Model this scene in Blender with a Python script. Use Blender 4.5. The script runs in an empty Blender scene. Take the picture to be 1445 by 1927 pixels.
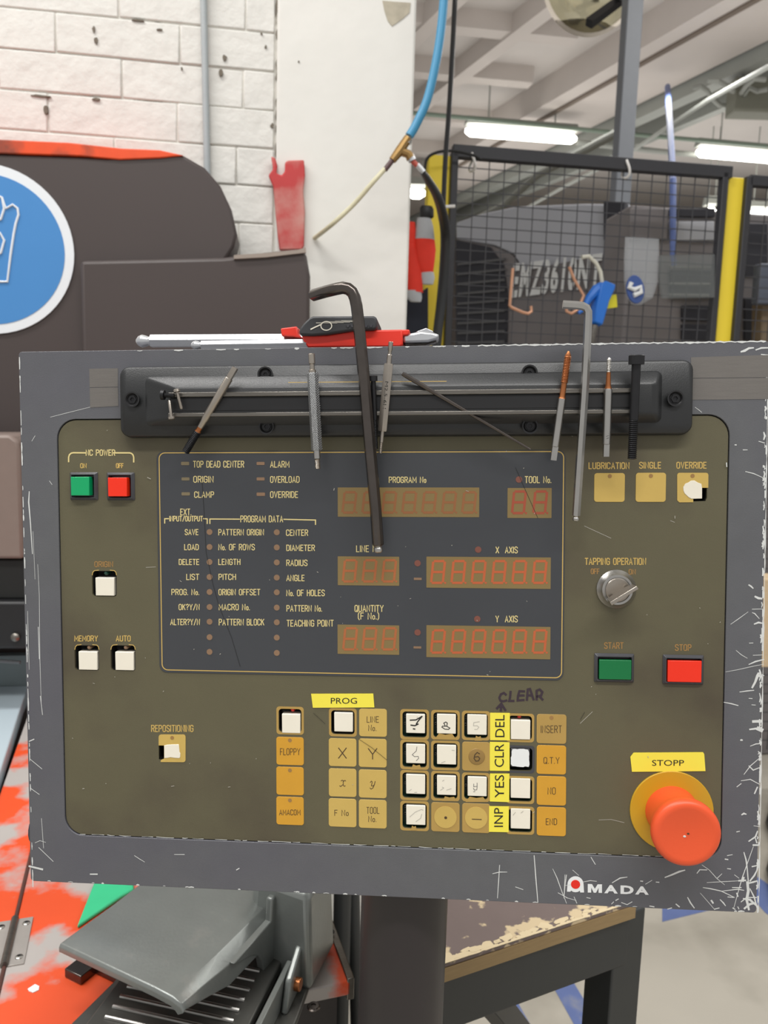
import bpy, bmesh, math, random
from mathutils import Vector, Matrix, Quaternion
rnd = random.Random(7)
SC = bpy.context.scene
COL = SC.collection
PI = math.pi

# ------------------------------------------------------------------ camera, world, lights, exposure
F, CX, CY, EYE = 1448.0, 722.5, 963.5, 1.36
dn = Vector((-0.0284224, 0.99110213, 0.13003361))
_z = -dn; _y = Vector((0, 0, 1)); _y = (_y - _z * _y.dot(_z)).normalized(); _x = _y.cross(_z)
RW = Matrix((_x, _y, _z))                       # lens frame (x right, y down, z forward) -> world
CAM = Vector((0, 0, EYE))
cd = bpy.data.cameras.new('camera'); cam = bpy.data.objects.new('camera', cd); COL.objects.link(cam)
cd.sensor_fit = 'VERTICAL'; cd.sensor_height = 36; cd.lens = 36 * F / 1927
cx_, cy_, cz_ = RW.col[0], RW.col[1], RW.col[2]
m = Matrix((( cx_[0], -cy_[0], -cz_[0]), (cx_[1], -cy_[1], -cz_[1]), (cx_[2], -cy_[2], -cz_[2]))).to_4x4()
m.translation = CAM
cam.matrix_world = m
cd.clip_start = 0.02; cd.clip_end = 60
cd.dof.use_dof = True; cd.dof.focus_distance = 0.5; cd.dof.aperture_fstop = 15
SC.camera = cam

wd = bpy.data.worlds.new('hall_light'); SC.world = wd; wd.use_nodes = True
wd.node_tree.nodes['Background'].inputs[0].default_value = (1.0, 0.99, 0.975, 1)
wd.node_tree.nodes['Background'].inputs[1].default_value = 0.60

def area(name, loc, rot, sx, sy, power, col=(1, 0.985, 0.96)):
    l = bpy.data.lights.new(name, 'AREA'); l.shape = 'RECTANGLE'; l.size = sx; l.size_y = sy
    l.energy = power; l.color = col
    o = bpy.data.objects.new(name, l); COL.objects.link(o); o.location = loc; o.rotation_euler = rot
    return o
area('hall_lamp_row', (0.5, -1.2, 4.2), (math.radians(-12), 0, 0), 3.6, 0.35, 150)
area('hall_lamp_row', (-1.6, 0.4, 4.2), (math.radians(8), math.radians(-14), 0), 2.4, 0.35, 85)
area('hall_lamp_row', (3.4, 3.2, 4.2), (0, 0, 0), 3.6, 0.3, 90)
area('hall_lamp_row', (3.0, 6.6, 4.2), (0, 0, 0), 3.6, 0.3, 90)
area('ceiling_fill', (1.2, 5.0, 3.7), (math.radians(180), 0, 0), 5, 4, 62)  # added unseen fills that brighten the ceiling, no fixtures hang here
area('ceiling_fill', (3.0, 9.5, 3.7), (math.radians(180), 0, 0), 6, 4, 80)
area('ceiling_fill', (-.5, 1.0, 3.9), (math.radians(180), 0, 0), 3, 1.5, 14)
SC.view_settings.view_transform = 'Standard'; SC.view_settings.look = 'None'
SC.view_settings.gamma = 1; SC.view_settings.use_curve_mapping = False
SC.view_settings.exposure = -0.08

# ------------------------------------------------------------------ frames
def ray(x, y): return RW @ Vector(((x - CX) / F, (y - CY) / F, 1.0))
def G(x, y, z):                                  # point on the horizontal plane at height z
    r = ray(x, y); return CAM + r * ((z - EYE) / r.z)
TH = math.radians(8.2)
BF = Matrix.Rotation(TH, 4, 'Z')                 # building frame: s along the wall, t into the hall, z up
BFi = BF.inverted()
def B(x, y, t):                                  # point (s, t, z) on the plane at depth t of the building frame
    r = ray(x, y); n = Vector((-math.sin(TH), math.cos(TH), 0))
    return BFi @ (CAM + r * (t / r.dot(n)))
def BG(x, y, z): return BFi @ G(x, y, z)
# console frame: u right, v up, w towards the operator; origin at the bottom centre of its front
cu = RW @ Vector((0.99663172, 0.00282164, -0.08195885)); cv = RW @ -Vector((0.00438361, 0.99892177, 0.04621778))
cv = (cv - cu * cu.dot(cv)).normalized(); cu.normalize(); cw = cu.cross(cv)
TL = RW @ Vector((-0.23593988, -0.10347036, 0.49693229)) + CAM
CW, CH = 0.467, 0.350
PO = TL + cu * (CW / 2) - cv * CH
PF = Matrix((cu, cv, cw)).transposed().to_4x4(); PF.translation = PO
PFi = PF.inverted()
def P(x, y, w=0.0):
    r = ray(x, y); d = (PO + cw * w - CAM).dot(cw) / r.dot(cw)
    q = PFi @ (CAM + r * d); return Vector((q.x, q.y, w))
I4 = Matrix.Identity(4)

# ------------------------------------------------------------------ materials
def s2l(c):
    c = c / 255.0
    return c / 12.92 if c <= 0.04045 else ((c + 0.055) / 1.055) ** 2.4
def rgb(*c): return tuple(s2l(v) for v in c) + (1,)
MC = {}
def mat(name, col, rough=0.5, metal=0.0, var=0.10, scale=40.0, bump=0.0, bscale=None, spec=0.5,
        col2=None, mix=(0.45, 0.6), mscale=8.0, bdist=0.001, emit=0.0, alpha=1.0, trans=0.0, mdetail=5, stretch=None):
    if name in MC: return MC[name]
    M = bpy.data.materials.new(name); MC[name] = M; M.use_nodes = True
    nt = M.node_tree; N = nt.nodes; L = nt.links; b = N['Principled BSDF']
    b.inputs['Roughness'].default_value = rough; b.inputs['Metallic'].default_value = metal
    b.inputs['Specular IOR Level'].default_value = spec
    tc = N.new('ShaderNodeTexCoord'); src = tc.outputs['Object']
    if stretch:
        mp = N.new('ShaderNodeMapping'); mp.inputs['Scale'].default_value = stretch
        L.new(src, mp.inputs[0]); src = mp.outputs[0]
    c = rgb(*col)
    n1 = N.new('ShaderNodeTexNoise'); n1.inputs['Scale'].default_value = scale; n1.inputs['Detail'].default_value = 6
    L.new(src, n1.inputs['Vector'])
    mx = N.new('ShaderNodeMix'); mx.data_type = 'RGBA'
    mx.inputs[6].default_value = tuple(v * (1 - var) for v in c[:3]) + (1,)
    mx.inputs[7].default_value = tuple(min(1, v * (1 + var)) for v in c[:3]) + (1,)
    L.new(n1.outputs[0], mx.inputs[0]); out = mx.outputs[2]
    if col2:
        n2 = N.new('ShaderNodeTexNoise'); n2.inputs['Scale'].default_value = mscale; n2.inputs['Detail'].default_value = mdetail
        L.new(src, n2.inputs['Vector'])
        mr = N.new('ShaderNodeMapRange'); mr.inputs[1].default_value = mix[0]; mr.inputs[2].default_value = mix[1]
        L.new(n2.outputs[0], mr.inputs[0])
        m2 = N.new('ShaderNodeMix'); m2.data_type = 'RGBA'; m2.inputs[7].default_value = rgb(*col2)
        L.new(out, m2.inputs[6]); L.new(mr.outputs[0], m2.inputs[0]); out = m2.outputs[2]
    L.new(out, b.inputs['Base Color'])
    if bump:
        n3 = N.new('ShaderNodeTexNoise'); n3.inputs['Scale'].default_value = bscale or scale * 3; n3.inputs['Detail'].default_value = 4
        L.new(src, n3.inputs['Vector'])
        bp = N.new('ShaderNodeBump'); bp.inputs['Strength'].default_value = bump; bp.inputs['Distance'].default_value = bdist
        L.new(n3.outputs[0], bp.inputs['Height']); L.new(bp.outputs[0], b.inputs['Normal'])
    if emit:
        b.inputs['Emission Color'].default_value = c; b.inputs['Emission Strength'].default_value = emit
    if alpha < 1: b.inputs['Alpha'].default_value = alpha
    if trans: b.inputs['Transmission Weight'].default_value = trans
    return M

m_frame = mat('console_paint', (90, 91, 94), 0.42, var=0.12, scale=60, bump=0.12, bscale=1500, col2=(84, 83, 92), mix=(.4,.7), mscale=6)
m_fascia = mat('olive_fascia', (91, 86, 64), 0.5, var=0.12, scale=22, bump=0.08, bscale=1800,
               col2=(72, 64, 50), mix=(0.5, 0.75), mscale=11)
m_screen = mat('smoked_window', (60, 62, 66), 0.33, var=0.10, scale=20, bump=0.03, bscale=900)
m_cream = mat('cream_print', (218, 200, 138), 0.55, var=0.05)
m_gold = mat('gold_print', (196, 165, 92), 0.55, var=0.06)
m_faded = mat('faded_gold_print', (152, 116, 66), 0.55, var=0.1)
m_key = mat('gold_membrane', (196, 166, 88), 0.45, var=0.07, scale=60, bump=0.04, bscale=400)
m_key2 = mat('amber_membrane', (204, 150, 42), 0.45, var=0.08, scale=60, bump=0.04, bscale=400)
m_key3 = mat('worn_membrane', (172, 140, 74), 0.5, var=0.12, scale=60)
m_legend = mat('dark_legend', (70, 52, 30), 0.6, var=0.05)
m_cap = mat('ivory_cap', (232, 226, 210), 0.4, var=0.03, scale=100)
m_black = mat('black_plastic', (22, 22, 24), 0.45, var=0.1)
m_well = mat('dark_well', (26, 27, 26), 0.6, var=0.2)
m_pcb = mat('green_board', (22, 52, 40), 0.5, var=0.25, scale=120)
m_bezel = mat('grey_bezel', (64, 64, 68), 0.3, var=0.1)
m_green = mat('green_lens', (0, 158, 96), 0.28, var=0.04)
m_dgreen = mat('deep_green_lens', (0, 108, 56), 0.28, var=0.06)
m_red = mat('red_lens', (236, 44, 12), 0.28, var=0.04)
m_led = mat('brown_lamp', (134, 106, 82), 0.4, var=0.08)
m_ledo = mat('olive_lamp', (120, 108, 82), 0.4, var=0.08)
m_ledr = mat('red_lamp', (180, 30, 18), 0.25, var=0.1)
m_ledg = mat('green_lamp', (30, 66, 54), 0.3, var=0.1)
m_amber = mat('amber_filter', (128, 108, 66), 0.4, var=0.06, scale=25)
m_seg = mat('orange_segment', (184, 92, 52), 0.5, var=0.05)
m_segf = mat('faint_segment', (142, 92, 54), 0.5, var=0.05)
m_rail = mat('rail_plastic', (34, 35, 36), 0.38, var=0.12, scale=50, bump=0.10, bscale=1400)
m_steel = mat('bright_steel', (178, 176, 172), 0.3, 1.0, var=0.12, scale=80)
m_dsteel = mat('worn_magnet_steel', (120, 116, 110), 0.35, 0.9, var=0.35, scale=140, stretch=(0.15, 1, 1), bump=0.3, bscale=500)
m_bsteel = mat('black_oxide_steel', (92, 86, 82), 0.22, 0.9, var=0.2, scale=120)
m_blkbolt = mat('black_bolt', (44, 44, 46), 0.42, 0.6, var=0.15, scale=120)
m_copper = mat('coated_copper', (168, 106, 66), 0.35, 0.85, var=0.15, scale=100)
m_tapst = mat('tap_steel', (168, 160, 150), 0.3, 0.9, var=0.15, scale=90)
m_yellow = mat('yellow_tape', (238, 224, 74), 0.5, var=0.03)
m_ink = mat('black_ink', (24, 24, 22), 0.6, var=0.05)
m_marker = mat('marker_ink', (52, 38, 48), 0.6, var=0.15, scale=300)
m_faint = mat('rubbed_ink', (176, 172, 162), 0.6, var=0.1, scale=300)
m_disc = mat('mustard_disc', (192, 150, 28), 0.45, var=0.05)
m_estop = mat('orange_red_button', (222, 82, 40), 0.42, var=0.05, scale=30, bump=0.05, bscale=700)
m_white = mat('white_logo', (226, 228, 228), 0.5, var=0.03)
m_reddot = mat('red_logo', (222, 34, 16), 0.5, var=0.03)
m_chip_highlight = mat('primer_and_highlight', (206, 208, 206), 0.5, var=0.1, scale=300)
m_gtape = mat('grey_tape', (104, 100, 96), 0.48, var=0.12, scale=60, stretch=(1, 14, 1), bump=0.1, bscale=300)

# ------------------------------------------------------------------ mesh builder
ROOT = {}
class MB:
    def __init__(s): s.v = []; s.f = []
    def add(s, vs, fs):
        n = len(s.v); s.v += [Vector(v) for v in vs]; s.f += [tuple(i + n for i in f) for f in fs]; return s
    def box(s, x0, x1, y0, y1, z0, z1):
        return s.add([(x0,y0,z0),(x1,y0,z0),(x1,y1,z0),(x0,y1,z0),(x0,y0,z1),(x1,y0,z1),(x1,y1,z1),(x0,y1,z1)],
                     [(0,3,2,1),(4,5,6,7),(0,1,5,4),(1,2,6,5),(2,3,7,6),(3,0,4,7)])
    def hexa(s, lo, hi):                        # two quads of points -> closed block
        return s.add(list(lo) + list(hi), [(0,3,2,1),(4,5,6,7),(0,1,5,4),(1,2,6,5),(2,3,7,6),(3,0,4,7)])
    def prism(s, pts, z0, z1, axis='z'):
        n = len(pts)
        if axis == 'z': a = [(x, y, z0) for x, y in pts] + [(x, y, z1) for x, y in pts]
        else:           a = [(x, z0, y) for x, y in pts] + [(x, z1, y) for x, y in pts]   # outline in x, z; depth along y
        fs = [tuple(range(n))[::-1], tuple(range(n, 2 * n))] + [(i, (i+1) % n, n + (i+1) % n, n + i) for i in range(n)]
        if axis != 'z': fs = [f[::-1] for f in fs]
        return s.add(a, fs)
    def loft(s, rings, close=True, cap=True):
        n = len(rings[0]); vs = [p for r in rings for p in r]; fs = []
        for k in range(len(rings) - 1):
            for i in range(n if close else n - 1):
                j = (i + 1) % n; fs.append((k*n+i, k*n+j, (k+1)*n+j, (k+1)*n+i))
        if cap: fs += [tuple(range(n))[::-1], tuple(range((len(rings)-1)*n, len(rings)*n))]
        return s.add(vs, fs)
    def lathe(s, p0, p1, prof, seg=20, rot=0.0):  # prof: (distance along p0->p1, radius)
        p0 = Vector(p0); d = (Vector(p1) - p0).normalized(); q = d.to_track_quat('Z', 'Y')
        rings = []
        for t, r in prof:
            c = p0 + d * t; rings.append([c + q @ Vector((math.cos(rot + 2*PI*i/seg) * r, math.sin(rot + 2*PI*i/seg) * r, 0)) for i in range(seg)])
        return s.loft(rings)
    def cyl(s, p0, p1, r, seg=16, r1=None):
        L = (Vector(p1) - Vector(p0)).length
        return s.lathe(p0, p1, [(0, r), (L, r if r1 is None else r1)], seg)
    def tube(s, pts, r, seg=10, rot=0.0):
        pts = [Vector(p) for p in pts]; rings = []; q = None; prev = None
        for i, p in enumerate(pts):
            t = ((pts[min(i+1, len(pts)-1)] - p).normalized() + (p - pts[max(i-1, 0)]).normalized()).normalized()
            if q is None: q = t.to_track_quat('Z', 'Y')
            else: q = prev.rotation_difference(t) @ q
            prev = t; rr = r[i] if isinstance(r, (list, tuple)) else r
            rings.append([p + q @ Vector((math.cos(rot + 2*PI*k/seg) * rr, math.sin(rot + 2*PI*k/seg) * rr, 0)) for k in range(seg)])
        return s.loft(rings)
    def ribbon(s, pts, wd, z, closed=False):    # flat strip in the local x, y plane with mitred joints
        pts = [Vector((p[0], p[1])) for p in pts]; n = len(pts); L = []; R = []
        for i in range(n):
            a = pts[i-1] if (i > 0 or closed) else None; b = pts[(i+1) % n] if (i < n-1 or closed) else None
            d1 = (pts[i] - a).normalized() if a is not None and (pts[i]-a).length > 1e-9 else None
            d2 = (b - pts[i]).normalized() if b is not None and (b-pts[i]).length > 1e-9 else None
            if d1 is None: d1 = d2
            if d2 is None: d2 = d1
            n1 = Vector((-d1.y, d1.x)); n2 = Vector((-d2.y, d2.x)); mm = n1 + n2
            if mm.length < 1e-6: mm = n1
            mm.normalize(); k = min(1.8, 1 / max(0.3, mm.dot(n1)))
            w_ = wd[i] if isinstance(wd, (list, tuple)) else wd
            L.append(pts[i] + mm * k * w_ / 2); R.append(pts[i] - mm * k * w_ / 2)
        if not closed:
            w0 = (wd[0] if isinstance(wd, (list, tuple)) else wd)
            e0 = (pts[0] - pts[1]).normalized() * w0 * 0.35; e1 = (pts[-1] - pts[-2]).normalized() * w0 * 0.35
            L[0] += e0; R[0] += e0; L[-1] += e1; R[-1] += e1
        vs = [(p.x, p.y, z) for p in L] + [(p.x, p.y, z) for p in R]
        fs = [(n+i, n+(i+1) % n, (i+1) % n, i) for i in range(n if closed else n-1)]
        return s.add(vs, fs)
    def build(s, name, mt, parent=None, S=I4, bevel=0.0, smooth=True, seg=2, angle=35):
        me = bpy.data.meshes.new(name); o = bpy.data.objects.new(name, me); COL.objects.link(o)
        if parent is not None:
            M = ROOT[parent.name]; o.parent = parent
        else:
            ws = [S @ v for v in s.v]
            lo = Vector((min(v[i] for v in ws) for i in range(3))); hi = Vector((max(v[i] for v in ws) for i in range(3)))
            M = Matrix.Translation(Vector(((lo.x+hi.x)/2, (lo.y+hi.y)/2, lo.z))) @ S.to_3x3().to_4x4()
            o.matrix_world = M
        ROOT[o.name] = M
        T = M.inverted() @ S
        me.from_pydata([T @ v for v in s.v], [], s.f); me.validate()
        bm = bmesh.new(); bm.from_mesh(me); bmesh.ops.recalc_face_normals(bm, faces=bm.faces) if smooth != 'flat' else None
        bm.to_mesh(me); bm.free()
        me.materials.append(mt)
        if smooth is True:
            for p in me.polygons: p.use_smooth = True
            me.set_sharp_from_angle(angle=math.radians(angle))
        if bevel:
            b = o.modifiers.new('bevel', 'BEVEL'); b.width = bevel; b.segments = seg; b.limit_method = 'ANGLE'; b.angle_limit = math.radians(30)
        return o
def tag(o, label=None, cat=None, group=None, kind=None):
    if label: o['label'] = label
    if cat: o['category'] = cat
    if group: o['group'] = group
    if kind: o['kind'] = kind
    return o
def thing(name, label, cat, M, group=None, kind=None):
    o = bpy.data.objects.new(name, None); COL.objects.link(o); o.empty_display_size = 0.02
    o.matrix_world = M; ROOT[o.name] = M
    return tag(o, label, cat, group, kind)
def at(p, S=I4): return S @ Matrix.Translation(Vector(p))

def rr(x0, y0, x1, y1, r, n=5):
    x0, x1 = min(x0, x1), max(x0, x1); y0, y1 = min(y0, y1), max(y0, y1); out = []
    for cx, cy, a in ((x1-r, y1-r, 0), (x0+r, y1-r, 90), (x0+r, y0+r, 180), (x1-r, y0+r, 270)):
        for k in range(n + 1):
            t = math.radians(a + 90*k/n); out.append((cx + r*math.cos(t), cy + r*math.sin(t)))
    return out
def prr(xa, ya, xb, yb, r, w=0.0, n=5):           # rounded rectangle on the console plane from pixel corners
    ym, xm = (ya+yb)/2, (xa+xb)/2
    return rr(P(xa, ym, w).x, P(xm, yb, w).y, P(xb, ym, w).x, P(xm, ya, w).y, r, n)
def plate(outer, holes, w0, w1, bev=0.0):         # plate with real holes, as an MB
    cu_ = bpy.data.curves.new('t', 'CURVE'); cu_.dimensions = '2D'; cu_.fill_mode = 'BOTH'
    for pts in [outer] + list(holes):
        sp = cu_.splines.new('POLY'); sp.points.add(len(pts) - 1); sp.use_cyclic_u = True
        for q, p in zip(sp.points, pts): q.co = (p[0]*1000, p[1]*1000, 0, 1)
    cu_.extrude = max(0.0, (w1-w0)*500 - bev*1000); cu_.bevel_depth = bev*1000; cu_.bevel_resolution = 1
    if bev: cu_.offset = -bev*1000
    o = bpy.data.objects.new('t', cu_); COL.objects.link(o)
    dg = bpy.context.evaluated_depsgraph_get(); me = bpy.data.meshes.new_from_object(o.evaluated_get(dg))
    key = {}; idx = []; vs = []
    for v in me.vertices:
        k = (round(v.co.x, 3), round(v.co.y, 3), round(v.co.z, 3))
        if k not in key: key[k] = len(vs); vs.append((v.co.x/1000, v.co.y/1000, v.co.z/1000 + (w0+w1)/2))
        idx.append(key[k])
    fs = [tuple(idx[i] for i in p.vertices) for p in me.polygons]
    mb = MB(); mb.add(vs, [f for f in fs if len(set(f)) == len(f)])
    bpy.data.objects.remove(o); bpy.data.curves.remove(cu_); bpy.data.meshes.remove(me)
    return mb
FONTC = {}
def font_mesh(text, bold=0.0):
    k = (text, bold)
    if k not in FONTC:
        c = bpy.data.curves.new('t', 'FONT'); c.body = text; c.size = 10; c.offset = bold; c.resolution_u = 3; c.space_character = 1.16 if .2 < bold < .4 else 1.0
        o = bpy.data.objects.new('t', c); COL.objects.link(o)
        dg = bpy.context.evaluated_depsgraph_get(); me = bpy.data.meshes.new_from_object(o.evaluated_get(dg))
        vs = [v.co.copy() for v in me.vertices]; fs = [tuple(p.vertices) for p in me.polygons]
        x0, x1 = min(v.x for v in vs), max(v.x for v in vs); y0, y1 = min(v.y for v in vs), max(v.y for v in vs)
        FONTC[k] = ([((v.x-x0)/(x1-x0), (v.y-y0)/(y1-y0)) for v in vs], fs)
        bpy.data.objects.remove(o); bpy.data.curves.remove(c); bpy.data.meshes.remove(me)
    return FONTC[k]
def font_text(mb, text, bl, br, tl, tr, bold=0.0, lift=Vector((0, 0, 0))):
    vs, fs = font_mesh(text, bold); bl, br, tl, tr = map(Vector, (bl, br, tl, tr))
    return mb.add([bl.lerp(br, a).lerp(tl.lerp(tr, a), b) + lift for a, b in vs], fs)

# single-stroke narrow lettering, 6 high
GL = {
'A':(3.2,'0,0 1.6,6 3.2,0|.55,1.9 2.65,1.9'),'B':(3,'0,0 0,6 2.1,6 2.8,5.3 2.8,3.9 2.1,3.2 0,3.2|2.1,3.2 3,2.4 3,.8 2.2,0 0,0'),
'C':(3,'3,4.6 3,5.2 2.2,6 .8,6 0,5.2 0,.8 .8,0 2.2,0 3,.8 3,1.4'),'D':(3,'0,0 0,6 2,6 3,5 3,1 2,0 0,0'),
'E':(2.6,'2.6,6 0,6 0,0 2.6,0|0,3.1 2.2,3.1'),'F':(2.6,'2.6,6 0,6 0,0|0,3.1 2.2,3.1'),
'G':(3,'3,4.6 3,5.2 2.2,6 .8,6 0,5.2 0,.8 .8,0 2.2,0 3,.8 3,2.9 1.7,2.9'),'H':(3,'0,0 0,6|3,0 3,6|0,3.1 3,3.1'),
'I':(0.01,'0,0 0,6'),'J':(2.4,'0,1.2 .6,0 1.8,0 2.4,.8 2.4,6'),'K':(3,'0,0 0,6|3,6 0,2.6|1.1,3.8 3,0'),'L':(2.5,'0,6 0,0 2.5,0'),
'M':(3.8,'0,0 0,6 1.9,1.8 3.8,6 3.8,0'),'N':(3,'0,0 0,6 3,0 3,6'),'O':(3,'0,.8 0,5.2 .8,6 2.2,6 3,5.2 3,.8 2.2,0 .8,0 0,.8'),
'P':(3,'0,0 0,6 2.2,6 3,5.2 3,3.6 2.2,2.8 0,2.8'),'Q':(3,'0,.8 0,5.2 .8,6 2.2,6 3,5.2 3,.8 2.2,0 .8,0 0,.8|1.9,1.4 3.1,-.3'),
'R':(3,'0,0 0,6 2.2,6 3,5.2 3,3.8 2.2,3 0,3|1.6,3 3,0'),'S':(3,'3,4.8 3,5.2 2.2,6 .8,6 0,5.2 0,4.1 .8,3.3 2.2,2.7 3,1.9 3,.8 2.2,0 .8,0 0,.8 0,1.2'),
'T':(3,'0,6 3,6|1.5,6 1.5,0'),'U':(3,'0,6 0,.8 .8,0 2.2,0 3,.8 3,6'),'V':(3.2,'0,6 1.6,0 3.2,6'),'W':(4.4,'0,6 1.1,0 2.2,5 3.3,0 4.4,6'),
'X':(3.2,'0,0 3.2,6|0,6 3.2,0'),'Y':(3.2,'0,6 1.6,2.7 3.2,6|1.6,2.7 1.6,0'),'o':(2,'0,.6 0,2.9 .6,3.5 1.4,3.5 2,2.9 2,.6 1.4,0 .6,0 0,.6'),
'.':(0.01,'0,0 0,.25'),'/':(2.6,'0,-.3 2.6,6.3'),'?':(2.6,'0,4.8 0,5.3 .7,6 1.9,6 2.6,5.3 2.6,4.2 1.3,2.9 1.3,1.9|1.3,.2 1.3,.5'),
'(':(1,'1,6.6 0,5 0,1 1,-.6'),')':(1,'0,6.6 1,5 1,1 0,-.6'),' ':(1.6,''),
}
def stroke_pts(text, gap=1.5):
    x = 0; out = []
    for ch in text:
        w_, sdef = GL[ch]
        for pl in sdef.split('|'):
            if pl: out.append([(x + float(a.split(',')[0]), float(a.split(',')[1])) for a in pl.split()])
        x += w_ + gap
    return out, x - gap
LOFF = [0]
def letter(text, x0, x1, y0, y1, w, mt, parent, name='lettering', sw=0.00052):   # pixel box on the console plane
    pls, W_ = stroke_pts(text); o = P(x0, y1, w); eu = P(x1, y1, w) - o; ev = P(x0, y0, w) - o
    mb = MB()
    for k, pl in enumerate(pls):
        mb.ribbon([(o + eu*(a/W_) + ev*(b/6)).to_2d() for a, b in pl], sw, w + (k % 3)*0.00001)
    return mb.build(name, mt, parent, PF, smooth='flat')
def pline(mb, pts, wpx, w):
    return mb.ribbon([P(x, y, w).to_2d() for x, y in pts], wpx*0.000333, w)

# ================================================================== CONSOLE
FA = -0.0008                                       # fascia surface, just below the painted front
con = thing('control_console', 'dark grey machine control console with olive fascia, digital displays and worn keys', 'control panel', PF)
HX = CW / 2
fx0, fy1, fx1, fy0 = P(107, 791).x, P(730, 786).y, P(1364, 1200).x, P(740, 1592).y
fx0 = (P(106, 800).x + P(126, 1560).x) / 2; fx1 = (P(1367, 850).x + P(1360, 1550).x) / 2
fy1 = (P(200, 789).y + P(1300, 783).y) / 2; fy0 = (P(200, 1571).y + P(1200, 1613).y) / 2
fasc = rr(fx0, fy0, fx1, fy1, 0.0125, 8)
mb = plate(rr(-HX, 0, HX, CH, 0.0022, 3), [rr(fx0-.0006, fy0-.0006, fx1+.0006, fy1+.0006, 0.0128, 8)], -0.004, 0.0)
front = mb.build('front_frame', m_frame, con, PF, bevel=0.0005)
mb = MB(); T_ = 0.0016; D_ = -0.085
mb.box(-HX+.0004, HX-.0004, .0004, T_+.0004, D_, -.004); mb.box(-HX+.0004, HX-.0004, CH-T_-.0004, CH-.0004, D_, -.004)
mb.box(-HX+.0004, -HX+T_, T_, CH-T_, D_, -.004); mb.box(HX-T_, HX-.0004, T_, CH-T_, D_, -.004)
mb.box(-HX+.0004, HX-.0004, .0004, CH-.0004, D_-.002, D_)
mb.build('housing', m_frame, con, PF)

# keys: (x0, y0, x1, y1) of the membrane, cap box, what is printed
def zr(ox, oy, sc): return lambda *v: tuple((ox if i % 2 == 0 else oy) + a/sc for i, a in enumerate(v))
z1 = zr(100, 830, 4.19); z4 = zr(280, 830, 3.6125); z5 = zr(600, 830, 3.0104); z6 = zr(1060, 830, 3.753)
z7 = zr(500, 1280, 4.817); z8 = zr(730, 1280, 3.905); zR = zr(270, 1340, 11.115); zB = zr(1060, 1380, 3.753)
holes = []
def hole(b, inset, r=0.0022):
    x0, y0, x1, y1 = b; h = prr(x0+inset, y0+inset, x1-inset, y1-inset, r, FA); holes.append(h); return h
open_keys = []      # membrane box, cap box, kind
def ok(z, mbx, cap, kind, marks=None, led=None): open_keys.append((z(*mbx), z(*cap), kind, marks, led, z))
ok(z1, (300,1018,508,1232), (333,1077,480,1220), 'arc', None, (414,1042,'g'))
ok(z1, (163,1605,370,1815), (200,1660,347,1805), 'arc', None, (280,1628,'b'))
ok(z1, (447,1605,656,1818), (489,1663,634,1808), 'arc', None, (569,1628,'b'))
ok(z7, (97,240,345,492), (146,308,313,481), 'rim', None, (243,270,'r'))
ok(z7, (573,253,825,510), (620,294,789,468), 'rim')
M7 = [[(163,294),(205,292),(250,266)],[(250,266),(222,300),(208,322)],[(168,330),(198,334),(222,322)],[(186,357),(198,359)]]
M8 = [[(445,362),(418,360),(396,345),(400,338),(430,338),(455,352),(445,362)],[(420,336),(410,315),(425,307),(436,315),(432,336)]]
M9 = [[(672,305),(630,312),(628,335),(655,335),(668,345),(655,362),(636,362)]]
M4 = [[(212,490),(208,520),(178,548),(195,562),(222,560)],[(222,560),(225,575),(208,592)]]
M5 = [[(392,608),(420,597)],[(470,515),(488,517)]]
M1 = [[(158,812),(172,803)],[(195,825),(212,824)]]
M2 = [[(385,810),(410,792),(398,785)],[(400,742),(412,735)],[(430,808),(465,797)]]
M3 = [[(655,755),(655,780),(630,783),(630,762)],[(655,782),(652,806),(634,808),(628,792)],[(628,820),(640,818)]]
M0 = [[(160,1005),(200,970),(245,950),(258,955)],[(205,1040),(240,1015),(248,985)]]
for nm, col, row, cb, mk in (('7',0,0,(133,250,272,390),M7),('8',1,0,(360,250,499,394),M8),('9',2,0,(583,253,726,402),M9),
        ('4',0,1,(133,471,273,612),M4),('5',1,1,(360,477,501,620),M5),('1',0,2,(133,693,273,837),M1),
        ('2',1,2,(360,702,500,845),M2),('3',2,2,(585,710,726,853),M3),('0',0,3,(134,920,275,1064),M0)):
    X = [(90,301),(317,527),(543,750)][col]; Y = [(214,436),(220,438),(226,441)][col] if row == 0 else \
        [(438,656),(445,661),(0,0)][col] if row == 1 else [(662,882),(668,887),(680,892)][col] if row == 2 else (888,1106)
    ok(z8, (X[0],Y[0],X[1],Y[1]), cb, 'pad', (mk, nm))
ok(z8, (868,245,1074,455), (902,294,1046,437), 'padb', None, (965,266,'r'))
ok(z8, (868,480,1077,682), (902,503,1042,638), 'blk')
ok(z8, (868,705,1075,907), (902,722,1046,868), 'padb')
ok(z8, (868,928,1075,1133), (902,945,1046,1093), 'padb')
for b, cap, kind, mk, led, z in open_keys: hole(b, 4.2 if kind != 'arc' else 1.5)
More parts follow.
